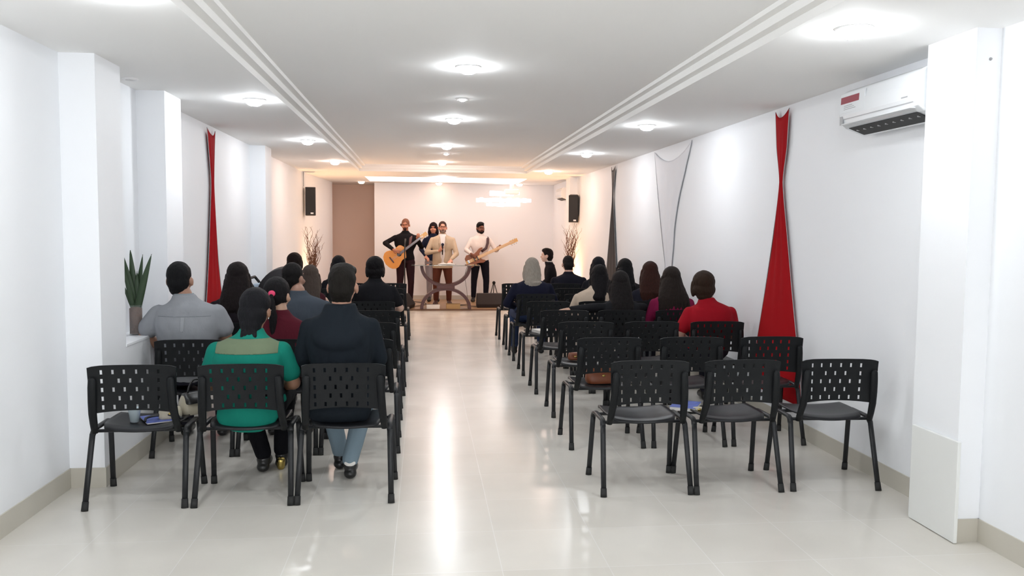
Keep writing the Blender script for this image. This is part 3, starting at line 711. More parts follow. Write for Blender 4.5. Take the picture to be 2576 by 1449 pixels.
sit(2, -1.02, 1.262, 'man in a slate-grey t-shirt with cropped black hair looking right', seated_kw=dict(head=(-0.055, 0.08), sw=0.185, tx=0.03), g=1.1, skin=(0.30, 0.16, 0.11), top=(0.045, 0.055, 0.070), sleeve='short', hair=('short',), haircol=(0.008, 0.007, 0.007), group=GA, head_yaw=-0.5)
sit(4, -1.20, 1.16, 'woman with long light-brown hair and bare arms in a burgundy top', seated_kw=dict(sw=0.155, elR=(0.26, 0.06)), g=0.9, skin=(0.55, 0.34, 0.26), top=(0.05, 0.01, 0.015), sleeve='none', hair=('long', 0.40, 0.10), haircol=(0.065, 0.048, 0.040), female=True, group=GA)
sit(6, -1.66, 1.232, 'person with dark hair beyond the stroller, near the left wall', seated_kw=dict(sw=0.165), g=0.95, top=(0.012, 0.010, 0.014), hair=('bob',), haircol=(0.010, 0.006, 0.005), group=GA)
sit(6, -1.10, 1.20, 'person with straight black hair beyond the hoodie man, second row from the stage', seated_kw=dict(sw=0.165), g=0.95, top=(0.012, 0.012, 0.016), hair=('long', 0.33, 0.10), haircol=(0.006, 0.006, 0.008), female=True, group=GA)
sit(4, -0.52, 1.252, 'person in a black t-shirt with a black bob sitting by the aisle', seated_kw=dict(sw=0.185, elR=(0.27, 0.05), elL=(-0.25, 0.04), wrR=(0.15, 0.28, 0.62)), g=1.12, skin=(0.55, 0.35, 0.27), top=(0.008, 0.008, 0.010), sleeve='short', hair=('bob',), haircol=(0.007, 0.006, 0.007), group=GA)
# right block ----------------------------------------------------------
sit(2, 2.455, 1.205, 'woman in a bright red top with short brown bobbed hair by the right wall', seated_kw=dict(head=(-0.03, 0.05), tx=0.02, sw=0.185, elL=(-0.27, 0.0)), g=1.15, skin=(0.42, 0.24, 0.18), top=(0.30, 0.006, 0.014), sleeve='short', hair=('bob',), haircol=(0.030, 0.017, 0.011), female=True, group=GA)
sit(3, 2.44, 1.20, 'woman in a magenta top with very long brown hair, holding a book', seated_kw=dict(sw=0.18, elL=(-0.23, 0.04), wrL=(-0.25, 0.22, 0.62)), g=1.02, top=(0.17, 0.008, 0.045), sleeve='long', hair=('long', 0.47, 0.15), haircol=(0.016, 0.011, 0.009), female=True, group=GA, head_yaw=0.15)
sit(3, 1.925, 1.156, 'woman in black with long dark hair, arm stretched over the next chair', seated_kw=dict(sw=0.17, elL=(-0.32, -0.03), elz=0.80, wrL=(-0.52, -0.07, 0.79)), g=1.02, top=(0.010, 0.010, 0.012), sleeve='long', hair=('long', 0.42, 0.105), haircol=(0.010, 0.008, 0.008), female=True, group=GA)
sit(4, 1.88, 1.175, 'woman in a cream blouse with straight black hair leaning left', seated_kw=dict(head=(0.05, 0.06), tx=-0.03, sw=0.175, elL=(-0.25, 0.02)), g=0.95, top=(0.46, 0.37, 0.29), sleeve='long', hair=('long', 0.38, 0.066), haircol=(0.007, 0.006, 0.007), female=True, group=GA)
sit(4, 2.50, 1.213, 'woman with thick reddish-brown hair beside the right wall', seated_kw=dict(sw=0.17), g=1.0, top=(0.012, 0.012, 0.02), sleeve='short', hair=('long', 0.36, 0.13), haircol=(0.030, 0.010, 0.007), female=True, group=GA)
sit(5, 2.46, 1.21, 'woman with black hair in front of the reddish-haired woman', seated_kw=dict(sw=0.17), g=1.0, top=(0.02, 0.018, 0.02), sleeve='short', hair=('long', 0.36, 0.105), haircol=(0.007, 0.007, 0.008), female=True, group=GA, head_yaw=0.3)
sit(6, 2.33, 1.20, 'woman with glossy black hair in front of the black banner', seated_kw=dict(sw=0.17), g=1.0, top=(0.010, 0.010, 0.014), hair=('long', 0.34, 0.12), haircol=(0.006, 0.006, 0.009), female=True, group=GA)
sit(5, 1.31, 1.215, 'grey-haired woman in a navy top and jeans sitting by the aisle', seated_kw=dict(sw=0.20, elL=(-0.30, 0.05), elR=(0.28, 0.05), knees=0.17), g=1.2, skin=(0.60, 0.40, 0.32), top=(0.008, 0.009, 0.022), pants=(0.025, 0.04, 0.09), sleeve='long', hair=('long', 0.29, 0.088), haircol=(0.30, 0.265, 0.225), female=True, group=GA)
sit(7, 2.10, 1.18, 'man in a dark suit with his head bowed, near the stage', seated_kw=dict(sw=0.215, head=(0, 0.07), tx=0), g=1.15, skin=(0.50, 0.30, 0.24), top=(0.008, 0.008, 0.014), hair=('short',), haircol=(0.012, 0.010, 0.010), group=GA, head_tilt=-0.25, topname='jacket')
# boy turned to the left
Jb = seated(1.26, k=0.9, seat=0.455, sw=0.13, elL=(-0.17, 0.06), elR=(0.17, 0.06))
figure('person', 'boy in a dark jacket sitting sideways and looking left towards the speaker', (2.02, 13.0, 0), math.radians(78), Jb, g=0.85, skin=(0.70, 0.45, 0.35), top=(0.012, 0.010, 0.012), hair=('short', 0.01), haircol=(0.012, 0.008, 0.008), group=GA, child=0.88, hs=0.93, collar=(0.6, 0.55, 0.5), topname='jacket')

# ------------------------------------------------------------------ people on the stage
def standing(Ht, face=PI, x=0, y=0, sw=0.19, elL=None, elR=None, wrL=None, wrR=None, stance=0.10, head=(0, 0), lean=0.0, base=0.03, feet=None):
    """faces -y in local space (root is turned so that local +y is forward)"""
    h = Ht-base
    z = lambda f: base+h*f
    J = dict(pelvis=(0, 0, z(0.535)), chest=(0, 0.0, z(0.70)), neck=(0, 0.0+lean, z(0.860)), head=(head[0], 0.015+lean+head[1], Ht-0.118), shL=(-sw, -0.01, z(0.797)), shR=(sw, -0.01, z(0.797)),
             elL=elL or (-sw-0.05, 0, z(0.63)), elR=elR or (sw+0.05, 0, z(0.63)), wrL=wrL or (-sw-0.05, 0.08, z(0.48)), wrR=wrR or (sw+0.05, 0.08, z(0.48)),
             hipL=(-0.09, 0, z(0.50)), hipR=(0.09, 0, z(0.50)), knL=(-stance, 0.02, z(0.275)), knR=(stance, 0.02, z(0.275)))
    f = feet or ((-stance, 0.0), (stance, 0.0))
    J['anL'] = (f[0][0], f[0][1], base+0.085); J['anR'] = (f[1][0], f[1][1], base+0.085)
    J['toeL'] = (f[0][0]*1.25, f[0][1]+0.15, base+0.038); J['toeR'] = (f[1][0]*1.25, f[1][1]+0.15, base+0.038)
    return J
# note: root rotated by pi, so local x -> world -x (local R = photo left)
GS = 'people on the stage'
def facial(root, HM, beard=None, glasses=False, chin=False, brow=(0.02, 0.015, 0.012)):
    c = Clay(HM)
    for s in (-1, 1): c.ell((s*0.032, 0.088, 0.028), (0.020, 0.006, 0.005))
    c.done('eyebrows', hairm(brow), root, 0.003, 1)
    if beard:
        c = Clay(HM); c.ell((0, 0.062, -0.088), (0.042 if not chin else 0.026, 0.036, 0.030)); c.ell((0, 0.094, -0.050), (0.028, 0.008, 0.007))
        if not chin:
            for s in (-1, 1): c.ell((s*0.052, 0.035, -0.065), (0.016, 0.038, 0.034))
        for s in (-1, 1): c.ell((s*0.025, 0.085, -0.068), (0.009, 0.010, 0.018))
        c.done('beard', hairm(beard), root, 0.004, 2)
    if glasses:
        bm = bmesh.new()
        for s in (-1, 1):
            ring = [HM @ V(s*0.034+0.026*math.cos(a*PI/8), 0.104, 0.006+0.019*math.sin(a*PI/8)) for a in range(17)]
            tube(bm, ring, 0.0025, 6)
            tube(bm, [HM @ V(s*0.060, 0.102, 0.008), HM @ V(s*0.084, 0.05, 0.008), HM @ V(s*0.084, 0.0, 0.0)], 0.0022, 6)
        tube(bm, [HM @ V(-0.009, 0.107, 0.008), HM @ V(0.009, 0.107, 0.008)], 0.0025, 6)
        finish('glasses', bm, M['dark'], root, True)

# guitarist
J = standing(1.765, sw=0.20, elR=(0.405, 0.10, 1.27), wrR=(0.235, 0.345, 1.15), elL=(-0.32, 0.05, 1.20), wrL=(-0.265, 0.19, 1.335), stance=0.11, feet=((-0.10, 0.0), (0.14, 0.0)))
gu, HMg = figure('person', 'man in black playing an amber acoustic guitar on the left of the stage', (-0.37, 16.9, 0), PI, J, g=1.08, skin=(0.42, 0.17, 0.10), top=(0.010, 0.009, 0.011), pants=(0.030, 0.012, 0.016), hair=('buzz',), haircol=(0.22, 0.10, 0.065), group=GS,
    head_yaw=-0.15, head_tilt=-0.22, voxel=0.008, hand_curl=(1.3, 0.8), handdir=((0.1, 0.25, 0.9), (-0.85, 0.05, -0.35)), palm=((0.3, 0.9, 0), (0.0, 1.0, 0.1)))
facial(gu, HMg, beard=(0.03, 0.015, 0.012), chin=True)
c = Clay(HMg); c.ell((0.092, -0.005, -0.005), (0.016, 0.022, 0.028)); c.done('headphone', M['dark'], gu, 0.005, 1)
# backing singer behind the speaker
J = standing(1.70, sw=0.17, stance=0.08, elR=(0.26, 0.0, 1.14), wrR=(0.16, 0.16, 1.00))
bs, HMs = figure('person', 'dark-haired woman in a navy jacket standing behind the man in the beige blazer', (0.20, 17.55, 0), PI, J, g=0.98, skin=(0.55, 0.25, 0.16), top=(0.012, 0.016, 0.035), pants=(0.30, 0.27, 0.29), hair=('long', 0.30, 0.085), haircol=(0.015, 0.008, 0.01), female=True, group=GS, head_yaw=-0.1, voxel=0.0085, topname='jacket')
facial(bs, HMs)
# preacher
def blazer(c):
    c.loft([(0, -0.0, 0.78, 0.205, 0.135), (0, 0, 0.90, 0.205, 0.135), (0, 0, 1.02, 0.20, 0.135), (0, 0, 1.15, 0.195, 0.13)])
J = standing(1.715, sw=0.205, elR=(0.315, 0.06, 1.09), wrR=(0.085, 0.225, 1.125), elL=(-0.275, 0.10, 1.07), wrL=(-0.155, 0.31, 0.955), stance=0.13)
pr, HMp = figure('person', 'bearded man in a beige blazer and glasses speaking into a microphone at the pulpit', (0.375, 16.65, 0), PI, J, g=1.12, skin=(0.60, 0.27, 0.18), top=(0.50, 0.39, 0.28), pants=(0.11, 0.035, 0.022), hair=('short',), haircol=(0.05, 0.025, 0.02), group=GS,
    voxel=0.008, hand_curl=(0.5, 1.6), handdir=((0.25, 0.8, -0.35), (-0.55, 0.35, 0.55)), palm=((0, 0.3, 1), (-0.2, 0.95, 0.0)), extra_top=blazer, folds=0.004, shoes=(0.06, 0.02, 0.015), topname='blazer', head_yaw=0.05)
facial(pr, HMp, beard=(0.22, 0.16, 0.13), glasses=True)
c = Clay(); c.loft([(0, 0.105, 0.86, 0.045, 0.035), (0, 0.112, 1.05, 0.05, 0.035), (0, 0.108, 1.25, 0.058, 0.036), (0, 0.080, 1.36, 0.068, 0.046), (0, 0.030, 1.43, 0.075, 0.072), (0, 0.018, 1.465, 0.068, 0.070)])
c.done('white_shirt', cloth((0.75, 0.70, 0.68)), pr, 0.007, 3)
c = Clay()
for s in (-1, 1): c.limb([(s*0.055, 0.075, 1.40), (s*0.07, 0.135, 1.28), (s*0.05, 0.142, 1.12)], [0.022, 0.020, 0.012])
c.done('lapel', cloth((0.44, 0.34, 0.245)), pr, 0.007, 2)
# bassist
J = standing(1.712, sw=0.185, elR=(0.30, 0.06, 1.13), wrR=(0.215, 0.315, 1.06), elL=(-0.33, 0.06, 1.13), wrL=(-0.345, 0.19, 1.125), stance=0.13, feet=((-0.12, 0.02), (0.14, 0.0)))
ba, HMb = figure('person', 'bearded man in a white shirt and black trousers playing a bass guitar', (1.19, 17.45, 0), PI, J, g=1.05, skin=(0.20, 0.075, 0.045), top=(0.78, 0.70, 0.66), pants=(0.008, 0.008, 0.014), hair=('short', 0.012), haircol=(0.010, 0.008, 0.008), group=GS,
    head_yaw=0.35, head_tilt=-0.12, voxel=0.008, hand_curl=(1.3, 0.9), handdir=((-0.4, 0.3, 0.6), (-0.75, 0.05, -0.5)), palm=((0.1, 0.9, 0.1), (0, 1.0, 0.1)), collar=(0.8, 0.74, 0.7))
facial(ba, HMb, beard=(0.015, 0.010, 0.010))

# ------------------------------------------------------------------ instruments
def outline(fn, n=64): return [fn(2*PI*i/n) for i in range(n)]
def guitar(bass=False):
    """local: u (x) along neck, v (z) across, y thickness (front at -y)"""
    root = empty('bass_guitar' if bass else 'acoustic_guitar')
    bm = bmesh.new()
    if not bass:
        def r(a):
            x = -0.25*math.cos(a)                       # -0.25 tail .. 0.25 neck end
            t = (x+0.25)/0.5
            w = 0.20*math.sqrt(max(0, 1-((t-0.36)/0.37)**2))*1.0 if t < 0.36 else None
            pr_ = [(0, 0), (0.03, 0.085), (0.10, 0.15), (0.22, 0.192), (0.34, 0.197), (0.46, 0.172), (0.58, 0.138), (0.66, 0.130), (0.76, 0.142), (0.86, 0.145), (0.94, 0.12), (0.985, 0.07), (1, 0)]
            for (t0, w0), (t1, w1) in zip(pr_, pr_[1:]):
                if t <= t1+1e-9: w = w0+(w1-w0)*(t-t0)/(t1-t0); break
            v = w*(1 if a < PI else -1)
            if v < 0 and t > 0.80: v *= max(0.25, 1-(t-0.80)*5)     # cutaway below the neck
            return (x, v)
        prism(bm, outline(r, 80)[0:], -0.05, 0.05, 'y')
        o = finish('body', bm, M['spruce'], root, bevel=0.006)
        bm = bmesh.new(); lathe(bm, [(0, 0), (0.047, 0), (0.047, 0.003), (0, 0.003)], 24); 
        o = finish('sound_hole', bm, M['dark'], root); o.rotation_euler = (PI/2, 0, 0); o.location = (0.085, -0.050, 0)
        boxo('bridge', (-0.115, -0.062, -0.07), (-0.09, -0.05, 0.07), M['wenge'], root, 0.002)
        boxo('neck', (0.11, -0.066, -0.026), (0.62, -0.038, 0.026), M['wenge'], root, 0.004)
        boxo('headstock', (0.62, -0.058, -0.036), (0.78, -0.040, 0.036), M['maple'], root, 0.004)
        hx = [0.65, 0.69, 0.73]; hv = 0.048; sx = (-0.10, 0.68)
    else:
        pts = [(-0.20, 0.0), (-0.19, 0.09), (-0.13, 0.145), (-0.04, 0.13), (0.03, 0.105), (0.09, 0.125), (0.17, 0.165), (0.235, 0.165), (0.25, 0.145), (0.20, 0.115), (0.14, 0.07), (0.12, 0.035), (0.12, -0.035), (0.14, -0.07), (0.19, -0.105), (0.185, -0.135), (0.13, -0.145), (0.06, -0.115), (0.0, -0.105), (-0.06, -0.13), (-0.14, -0.14), (-0.19, -0.08)]
        prism(bm, pts, -0.022, 0.022, 'y'); finish('body', bm, M['walnut'], root, bevel=0.008)
        boxo('body_centre', (-0.20, -0.030, -0.035), (0.13, -0.018, 0.035), M['maple'], root, 0.003)
        boxo('neck', (0.08, -0.045, -0.029), (0.80, -0.020, 0.029), M['maple'], root, 0.004)
        boxo('headstock', (0.80, -0.045, -0.038), (0.98, -0.025, 0.038), M['maple'], root, 0.004)
        for u in (-0.02, 0.05): boxo('pickup', (u, -0.036, -0.045), (u+0.022, -0.028, 0.045), M['dark'], root, 0.002)
        boxo('bridge', (-0.16, -0.038, -0.035), (-0.12, -0.029, 0.035), M['chrome'], root, 0.002)
        hx = [0.83, 0.88, 0.93]; hv = 0.055; sx = (-0.14, 0.9)
    bm = bmesh.new()
    for u in hx:
        for s in (-1, 1): tube(bm, [(u, -0.04, s*0.03), (u, -0.04, s*(hv+0.012))], 0.007, 8)
    finish('tuning_pegs', bm, M['chrome'], root, True)
    bm = bmesh.new()
    for q in range(6 if not bass else 4):
        v = (q-(2.5 if not bass else 1.5))*(0.008 if not bass else 0.012); y = -0.069 if not bass else -0.048
        tube(bm, [(sx[0], y, v), (sx[1], y, v*0.8)], 0.0009, 4)
    finish('strings', bm, M['chrome'], root)
    return root
gt = guitar(False); gt.location = (-0.555, 16.64, 1.005); gt.rotation_euler = (0, -math.radians(38), 0)
tag(gt, 'amber acoustic guitar with a cutaway held by the man in black', 'guitar')
bt = guitar(True); bt.location = (1.06, 17.21, 0.945); bt.rotation_euler = (0, -math.radians(25), 0)
tag(bt, 'pale bass guitar with a red-brown body held by the man in white', 'bass guitar')
def strap(name, pts, m, label):
    bm = bmesh.new(); tube(bm, pts, 0.028, 8, flat=0.12, up=(1, 0, 0)); o = finish(name, bm, m, None, True); tag(o, label, 'strap'); return o
strap('guitar_strap', [(-0.42, 16.74, 1.13), (-0.28, 16.75, 1.22), (-0.27, 16.77, 1.32), (-0.255, 16.82, 1.42), (-0.245, 16.90, 1.465)], mat('brown_grey_webbing', (0.12, 0.05, 0.05), 0.7), 'brown strap over the acoustic guitar player\'s shoulder')
strap('bass_strap', [(1.20, 17.25, 1.10), (1.30, 17.28, 1.17), (1.335, 17.30, 1.28), (1.345, 17.36, 1.37), (1.335, 17.45, 1.41)], mat('dark_brown_leather_strap', (0.05, 0.015, 0.018), 0.5), 'dark brown bass strap against the white shirt')

# microphone in the speaker's hand
e = empty('handheld_microphone', (0.37, 16.40, 1.17)); tag(e, 'black handheld microphone held by the man in the beige blazer', 'microphone'); e.rotation_euler = (math.radians(18), 0, 0)
bm = bmesh.new(); tube(bm, [(0, 0, -0.12), (0, 0, 0.0), (0, 0, 0.07)], [0.011, 0.014, 0.019], 14); finish('handle', bm, M['blackmetal'], e, True)
bm = bmesh.new(); bmesh.ops.create_uvsphere(bm, u_segments=16, v_segments=10, radius=0.030, matrix=Matrix.Translation((0, 0, 0.092))); finish('foam_head', bm, mat('dark_blue_foam', (0.010, 0.010, 0.03), 0.9), e, True)
# microphone stand in front of the guitarist
e = empty('microphone_stand', (-0.375, 16.44, 0.03)); tag(e, 'thin black microphone stand in front of the acoustic guitarist', 'microphone stand')
bm = bmesh.new(); tube(bm, [(0, 0, 0.03), (0, 0, 1.22)], 0.012, 10); finish('pole', bm, M['blackmetal'], e, True)
bm = bmesh.new(); lathe(bm, [(0, 0), (0.10, 0), (0.095, 0.018), (0.03, 0.03), (0, 0.03)], 24); finish('base', bm, M['blackmetal'], e, True)
bm = bmesh.new(); tube(bm, [(0.0, 0.0, 1.20), (0.01, 0.10, 1.33)], [0.013, 0.020], 10); finish('microphone', bm, M['dark'], e, True)

# ------------------------------------------------------------------ pulpit
e = empty('pulpit', (0.42, 15.93, 0.03)); tag(e, 'glass-topped pulpit on two dark wooden arcs at the front of the stage', 'pulpit')
boxo('glass_top', (-0.655, -0.26, 0.835), (0.655, 0.26, 0.847), M['tglass'], e, 0.002)
def arc(name, pts_in, flip):
    bm = bmesh.new(); R1 = 0.515; w = 0.062; n = 40
    outer, inner = [], []
    for i in range(n+1):
        a = PI*(0.0+i/n); ca, sa = math.cos(a), math.sin(a)
        outer.append((R1*ca*0.95, (R1*sa*0.80))); inner.append(((R1-w)*ca*0.95, (R1-w*1.05)*sa*0.80))
    poly = outer + inner[::-1]
    if flip: poly = [(x, 0.834-z) for x, z in poly]
    lo = [bm.verts.new((x, -0.14, z)) for x, z in poly]; hi = [bm.verts.new((x, 0.14, z)) for x, z in poly]
    N2 = len(poly)
    for i in range(N2): bm.faces.new((lo[i], lo[(i+1) % N2], hi[(i+1) % N2], hi[i]))
    for k in range(n):
        for side in (lo, hi): bm.faces.new((side[k], side[k+1], side[N2-2-k], side[N2-1-k]))
    return finish(name, bm, M['wenge'], e, bevel=0.004)
arc('lower_arc', None, False); arc('upper_arc', None, True)
boxo('centre_block', (-0.17, -0.15, 0.385), (0.17, 0.15, 0.455), M['wenge'], e, 0.01)
# open bible on the glass
e = empty('open_bible', (0.44, 16.10, 0.878)); tag(e, 'open bible with white pages on the glass pulpit', 'book')
for s in (-1, 1):
    bm = bmesh.new(); n = 10; top = []
    pts = [(0, 0.0)] + [(s*0.165*i/n, 0.022*math.sin(PI*min(1, (i/n)*1.0+0.12))+0.004) for i in range(n+1)] + [(s*0.165, 0)]
    prism(bm, pts, -0.12, 0.12, 'y'); finish('page_block', bm, M['paper'], e, True)
boxo('cover', (-0.175, -0.125, -0.001), (0.175, 0.125, 0.0), M['blackl'], e)
# boxes under the pulpit
e = empty('white_box', (0.18, 15.92, 0.03)); tag(e, 'small white box under the left half of the pulpit', 'box')
boxo('box_body', (-0.125, -0.08, 0.0), (0.125, 0.08, 0.065), M['paper'], e, 0.004); boxo('lid', (-0.128, -0.083, 0.055), (0.128, 0.083, 0.078), M['paper'], e, 0.004)
e = empty('tan_box', (0.565, 15.93, 0.03)); tag(e, 'tan cardboard box under the right half of the pulpit', 'box')
boxo('box_body', (-0.135, -0.09, 0.0), (0.135, 0.09, 0.09), M['cardb'], e, 0.004); boxo('flap', (-0.137, -0.092, 0.09), (0.137, 0.0, 0.094), M['cardb'], e, 0.001)
boxo('flap', (-0.137, 0.002, 0.09), (0.137, 0.092, 0.094), M['cardb'], e, 0.001)

# floor monitors
def wedge(x, y, rz, label):
    e = empty('stage_monitor', (x, y, 0.03), rz); tag(e, label, 'stage monitor', 'floor monitors on the stage')
    bm = bmesh.new(); prism(bm, [(-0.17, 0), (0.16, 0), (0.19, 0.06), (0.07, 0.27), (-0.06, 0.27), (-0.19, 0.07)], -0.26, 0.26, 'x'); finish('cabinet', bm, mat('dark_carpet_cabinet', (0.022, 0.016, 0.016), 0.8), e, bevel=0.008)
    bm = bmesh.new(); box(bm, (-0.22, -0.115, -0.006), (0.22, 0.115, 0.006)); o = finish('grille', bm, M['spk'], e, bevel=0.004)
    o.location = (0, 0.135, 0.17); o.rotation_euler = (-math.radians(60), 0, 0)
    bm = bmesh.new(); tube(bm, [(0.262, -0.05, 0.13), (0.275, -0.04, 0.13), (0.275, 0.04, 0.13), (0.262, 0.05, 0.13)], 0.008, 8); finish('handle', bm, M['rubber'], e, True)
wedge(1.30, 16.25, 0, 'black wedge monitor on the stage floor in front of the bass player')
wedge(-0.40, 16.05, PI/2-0.2, 'black wedge monitor on the stage floor left of the pulpit')
# folded guitar stand
e = empty('guitar_stand', (1.51, 17.75, 0.03)); tag(e, 'small black A-frame guitar stand against the rear wall', 'guitar stand')
bm = bmesh.new()
for s in (-1, 1): tube(bm, [(s*0.11, -0.06, 0.0), (s*0.015, 0, 0.36)], 0.009, 8)
tube(bm, [(0, 0.14, 0.0), (0, 0, 0.36)], 0.009, 8); finish('legs_frame', bm, M['blackmetal'], e, True)
bm = bmesh.new(); bmesh.ops.create_uvsphere(bm, u_segments=14, v_segments=10, radius=0.036, matrix=Matrix.Translation((0, 0, 0.385))); finish('yoke', bm, M['rubber'], e, True)
# cables on the stage floor
def cable(pts, label, r=0.006):
    P = [Vector(p) for p in pts]; q = []
    for i in range(len(P)-1):
        p0, p1, p2, p3 = P[max(i-1, 0)], P[i], P[i+1], P[min(i+2, len(P)-1)]
        for k in range(6):
            t = k/6; q.append(0.5*((2*p1)+(-p0+p2)*t+(2*p0-5*p1+4*p2-p3)*t*t+(-p0+3*p1-3*p2+p3)*t*t*t))
    q.append(P[-1]); bm = bmesh.new(); tube(bm, q, r, 6); o = finish('audio_cable', bm, M['rubber'], None, True)
    tag(o, label, 'cable', 'cables on the stage floor')
cable([(-0.25, 16.3, 0.037), (-0.05, 16.5, 0.037), (0.05, 16.9, 0.037), (-0.1, 17.3, 0.037), (-0.6, 17.8, 0.037)], 'dark cable on the stage floor running back from the left monitor')
cable([(1.05, 16.3, 0.037), (0.85, 16.45, 0.037), (0.72, 16.6, 0.037), (0.95, 16.9, 0.037), (0.9, 17.7, 0.037)], 'dark cable on the stage floor running from the right monitor past the bassist')
cable([(0.91, 17.22, 0.80), (0.86, 17.30, 0.6), (0.90, 17.34, 0.3), (0.95, 17.30, 0.04), (1.15, 17.1, 0.037), (1.4, 16.9, 0.037)], 'thin cable hanging from the bass guitar to the floor', 0.004)

# ------------------------------------------------------------------ wall speakers
def speaker(x, y, z, rz, label, tz, hw=0.09):
    e = empty('wall_speaker', (x, y, z), rz); tag(e, label, 'speaker', 'wall speakers beside the stage')
    e.rotation_euler = (tz, 0, rz)
    bm = bmesh.new(); prism(bm, [(-hw, -0.10), (hw, -0.10), (hw*0.75, 0.10), (-hw*0.75, 0.10)], -0.25, 0.25); finish('cabinet', bm, M['spk'], e, bevel=0.008)
    boxo('grille', (-hw+0.01, -0.112, -0.235), (hw-0.01, -0.099, 0.235), M['spk'], e, 0.004)
    boxo('badge', (0.0, -0.116, -0.222), (0.05, -0.112, -0.196), M['ring'], e, 0.002)
    bm = bmesh.new(); tube(bm, [(0, 0.09, 0), (0, 0.16, 0.0)], 0.018, 10); finish('bracket', bm, M['blackmetal'], e, True)
    return e
speaker(-2.0, 14.98, 2.03, math.radians(8), 'black speaker hung on the wall left of the stage', 0.0)
speaker(2.755, 15.10, 1.965, -math.radians(12), 'black speaker hung on the column right of the stage', math.radians(7))
bm = bmesh.new(); tube(bm, [(-2.108, 14.93, 2.29), (-2.11, 14.93, 2.545)], 0.005, 6); tag(finish('speaker_cable', bm, M['greyp'], None, True), 'thin grey cable rising from the left wall speaker to the ceiling', 'cable')
bm = bmesh.new(); tube(bm, [(2.83, 16.0, 2.16), (2.825, 16.0, 1.6), (2.83, 16.02, 1.2), (2.83, 16.0, 0.1)], 0.004, 6); tag(finish('drain_pipe', bm, M['greyp'], None, True), 'thin grey line running down the wall under the small air conditioner', 'pipe')

# ------------------------------------------------------------------ air conditioners (face -x)
def aircon(loc, L, label, sticker, sc=1.0):
    e = empty('air_conditioner', loc); tag(e, label, 'air conditioner', 'split air conditioners on the right wall')
    prof = [(0.0, 0.02), (0.0, 0.28), (-0.17, 0.285), (-0.205, 0.265), (-0.225, 0.20), (-0.228, 0.12), (-0.215, 0.075), (-0.18, 0.045), (-0.06, 0.0)]
    prof = [(x*sc, z*sc) for x, z in prof]
    bm = bmesh.new(); pts = [bm.verts.new((x, -L/2, z)) for x, z in prof]; q = [bm.verts.new((x, L/2, z)) for x, z in prof]; n = len(prof)
    bm.faces.new(pts); bm.faces.new(q[::-1])
    for i in range(n): bm.faces.new((pts[i], pts[(i+1) % n], q[(i+1) % n], q[i]))
    finish('housing', bm, M['acw'], e, bevel=0.012, seg=3)
    # louvre slot
    bm = bmesh.new(); vs = []
    a, b = Vector((-0.188*sc, 0, 0.046*sc)), Vector((-0.085*sc, 0, 0.008*sc)); nrm = Vector((-(b-a).z, 0, (b-a).x)).normalized()*-0.004
    if nrm.z > 0: nrm = -nrm
    for p in (a, b):
        for yy in (-L/2+0.06, L/2-0.06): vs.append(p+nrm+V(0, yy, 0))
    f = [bm.verts.new(v) for v in (vs[0], vs[1], vs[3], vs[2])]; g2 = [bm.verts.new(v-nrm*0.9) for v in (vs[0], vs[1], vs[3], vs[2])]
    bm.faces.new(f); bm.faces.new(g2[::-1])
    for i in range(4): bm.faces.new((f[i], f[(i+1) % 4], g2[(i+1) % 4], g2[i]))
    finish('air_outlet', bm, M['dark'], e)
    for i in range(9):
        y = -L/2+0.10+(L-0.2)*i/8; boxo('vane', (-0.158*sc, y-0.004, 0.024*sc), (-0.120*sc, y+0.004, 0.034*sc), M['greyp'], e)
    bm = bmesh.new(); box(bm, (-0.235*sc, -L/2+0.05, 0.064*sc), (-0.190*sc, L/2-0.05, 0.070*sc), Matrix.Identity(4)); finish('louvre_flap', bm, M['acw'], e, bevel=0.002)
    boxo('panel_gap', (-0.2265*sc, -L/2+0.04, 0.096*sc), (-0.2255*sc, L/2-0.04, 0.099*sc), M['greyp'], e)
    if sticker:
        def on_face(name, y0, y1, z0, z1, m, off):
            bm = bmesh.new(); x0 = -0.2245-off; sl = lambda z: x0 + max(0, (z-0.12))*0.045
            vv = [(sl(z0), y0, z0), (sl(z0), y1, z0), (sl(z1), y1, z1), (sl(z1), y0, z1)]
            A = [bm.verts.new(v) for v in vv]; B = [bm.verts.new((v[0]+0.004, v[1], v[2])) for v in vv]
            bm.faces.new(A); bm.faces.new(B[::-1])
            for i in range(4): bm.faces.new((A[i], A[(i+1) % 4], B[(i+1) % 4], B[i]))
            return finish(name, bm, m, e)
        s0 = on_face('label_sheet', L/2-0.30, L/2-0.01, 0.135, 0.255, M['stick_w'], 0.0045)
        on_face('red_band', L/2-0.235, L/2-0.02, 0.193, 0.235, M['stick_r'], 0.0058)
        for k in range(3): on_face('print_line', L/2-0.20+0.02*k, L/2-0.06, 0.155+0.011*k, 0.158+0.011*k, M['greyp'], 0.0056)
        on_face('energy_label', L/2-0.05, L/2-0.015, 0.065, 0.118, M['greyp'], 0.004)
        on_face('name_print', -L/2+0.09, -L/2+0.15, 0.128, 0.135, M['greyp'], 0.005)
    return e
aircon((2.849, 4.63, 2.165), 0.84, 'large white air conditioner with a red sticker high on the right wall', True)
aircon((2.839, 16.25, 2.15), 0.72, 'small far air conditioner on the side wall of the stage', False, 0.85)

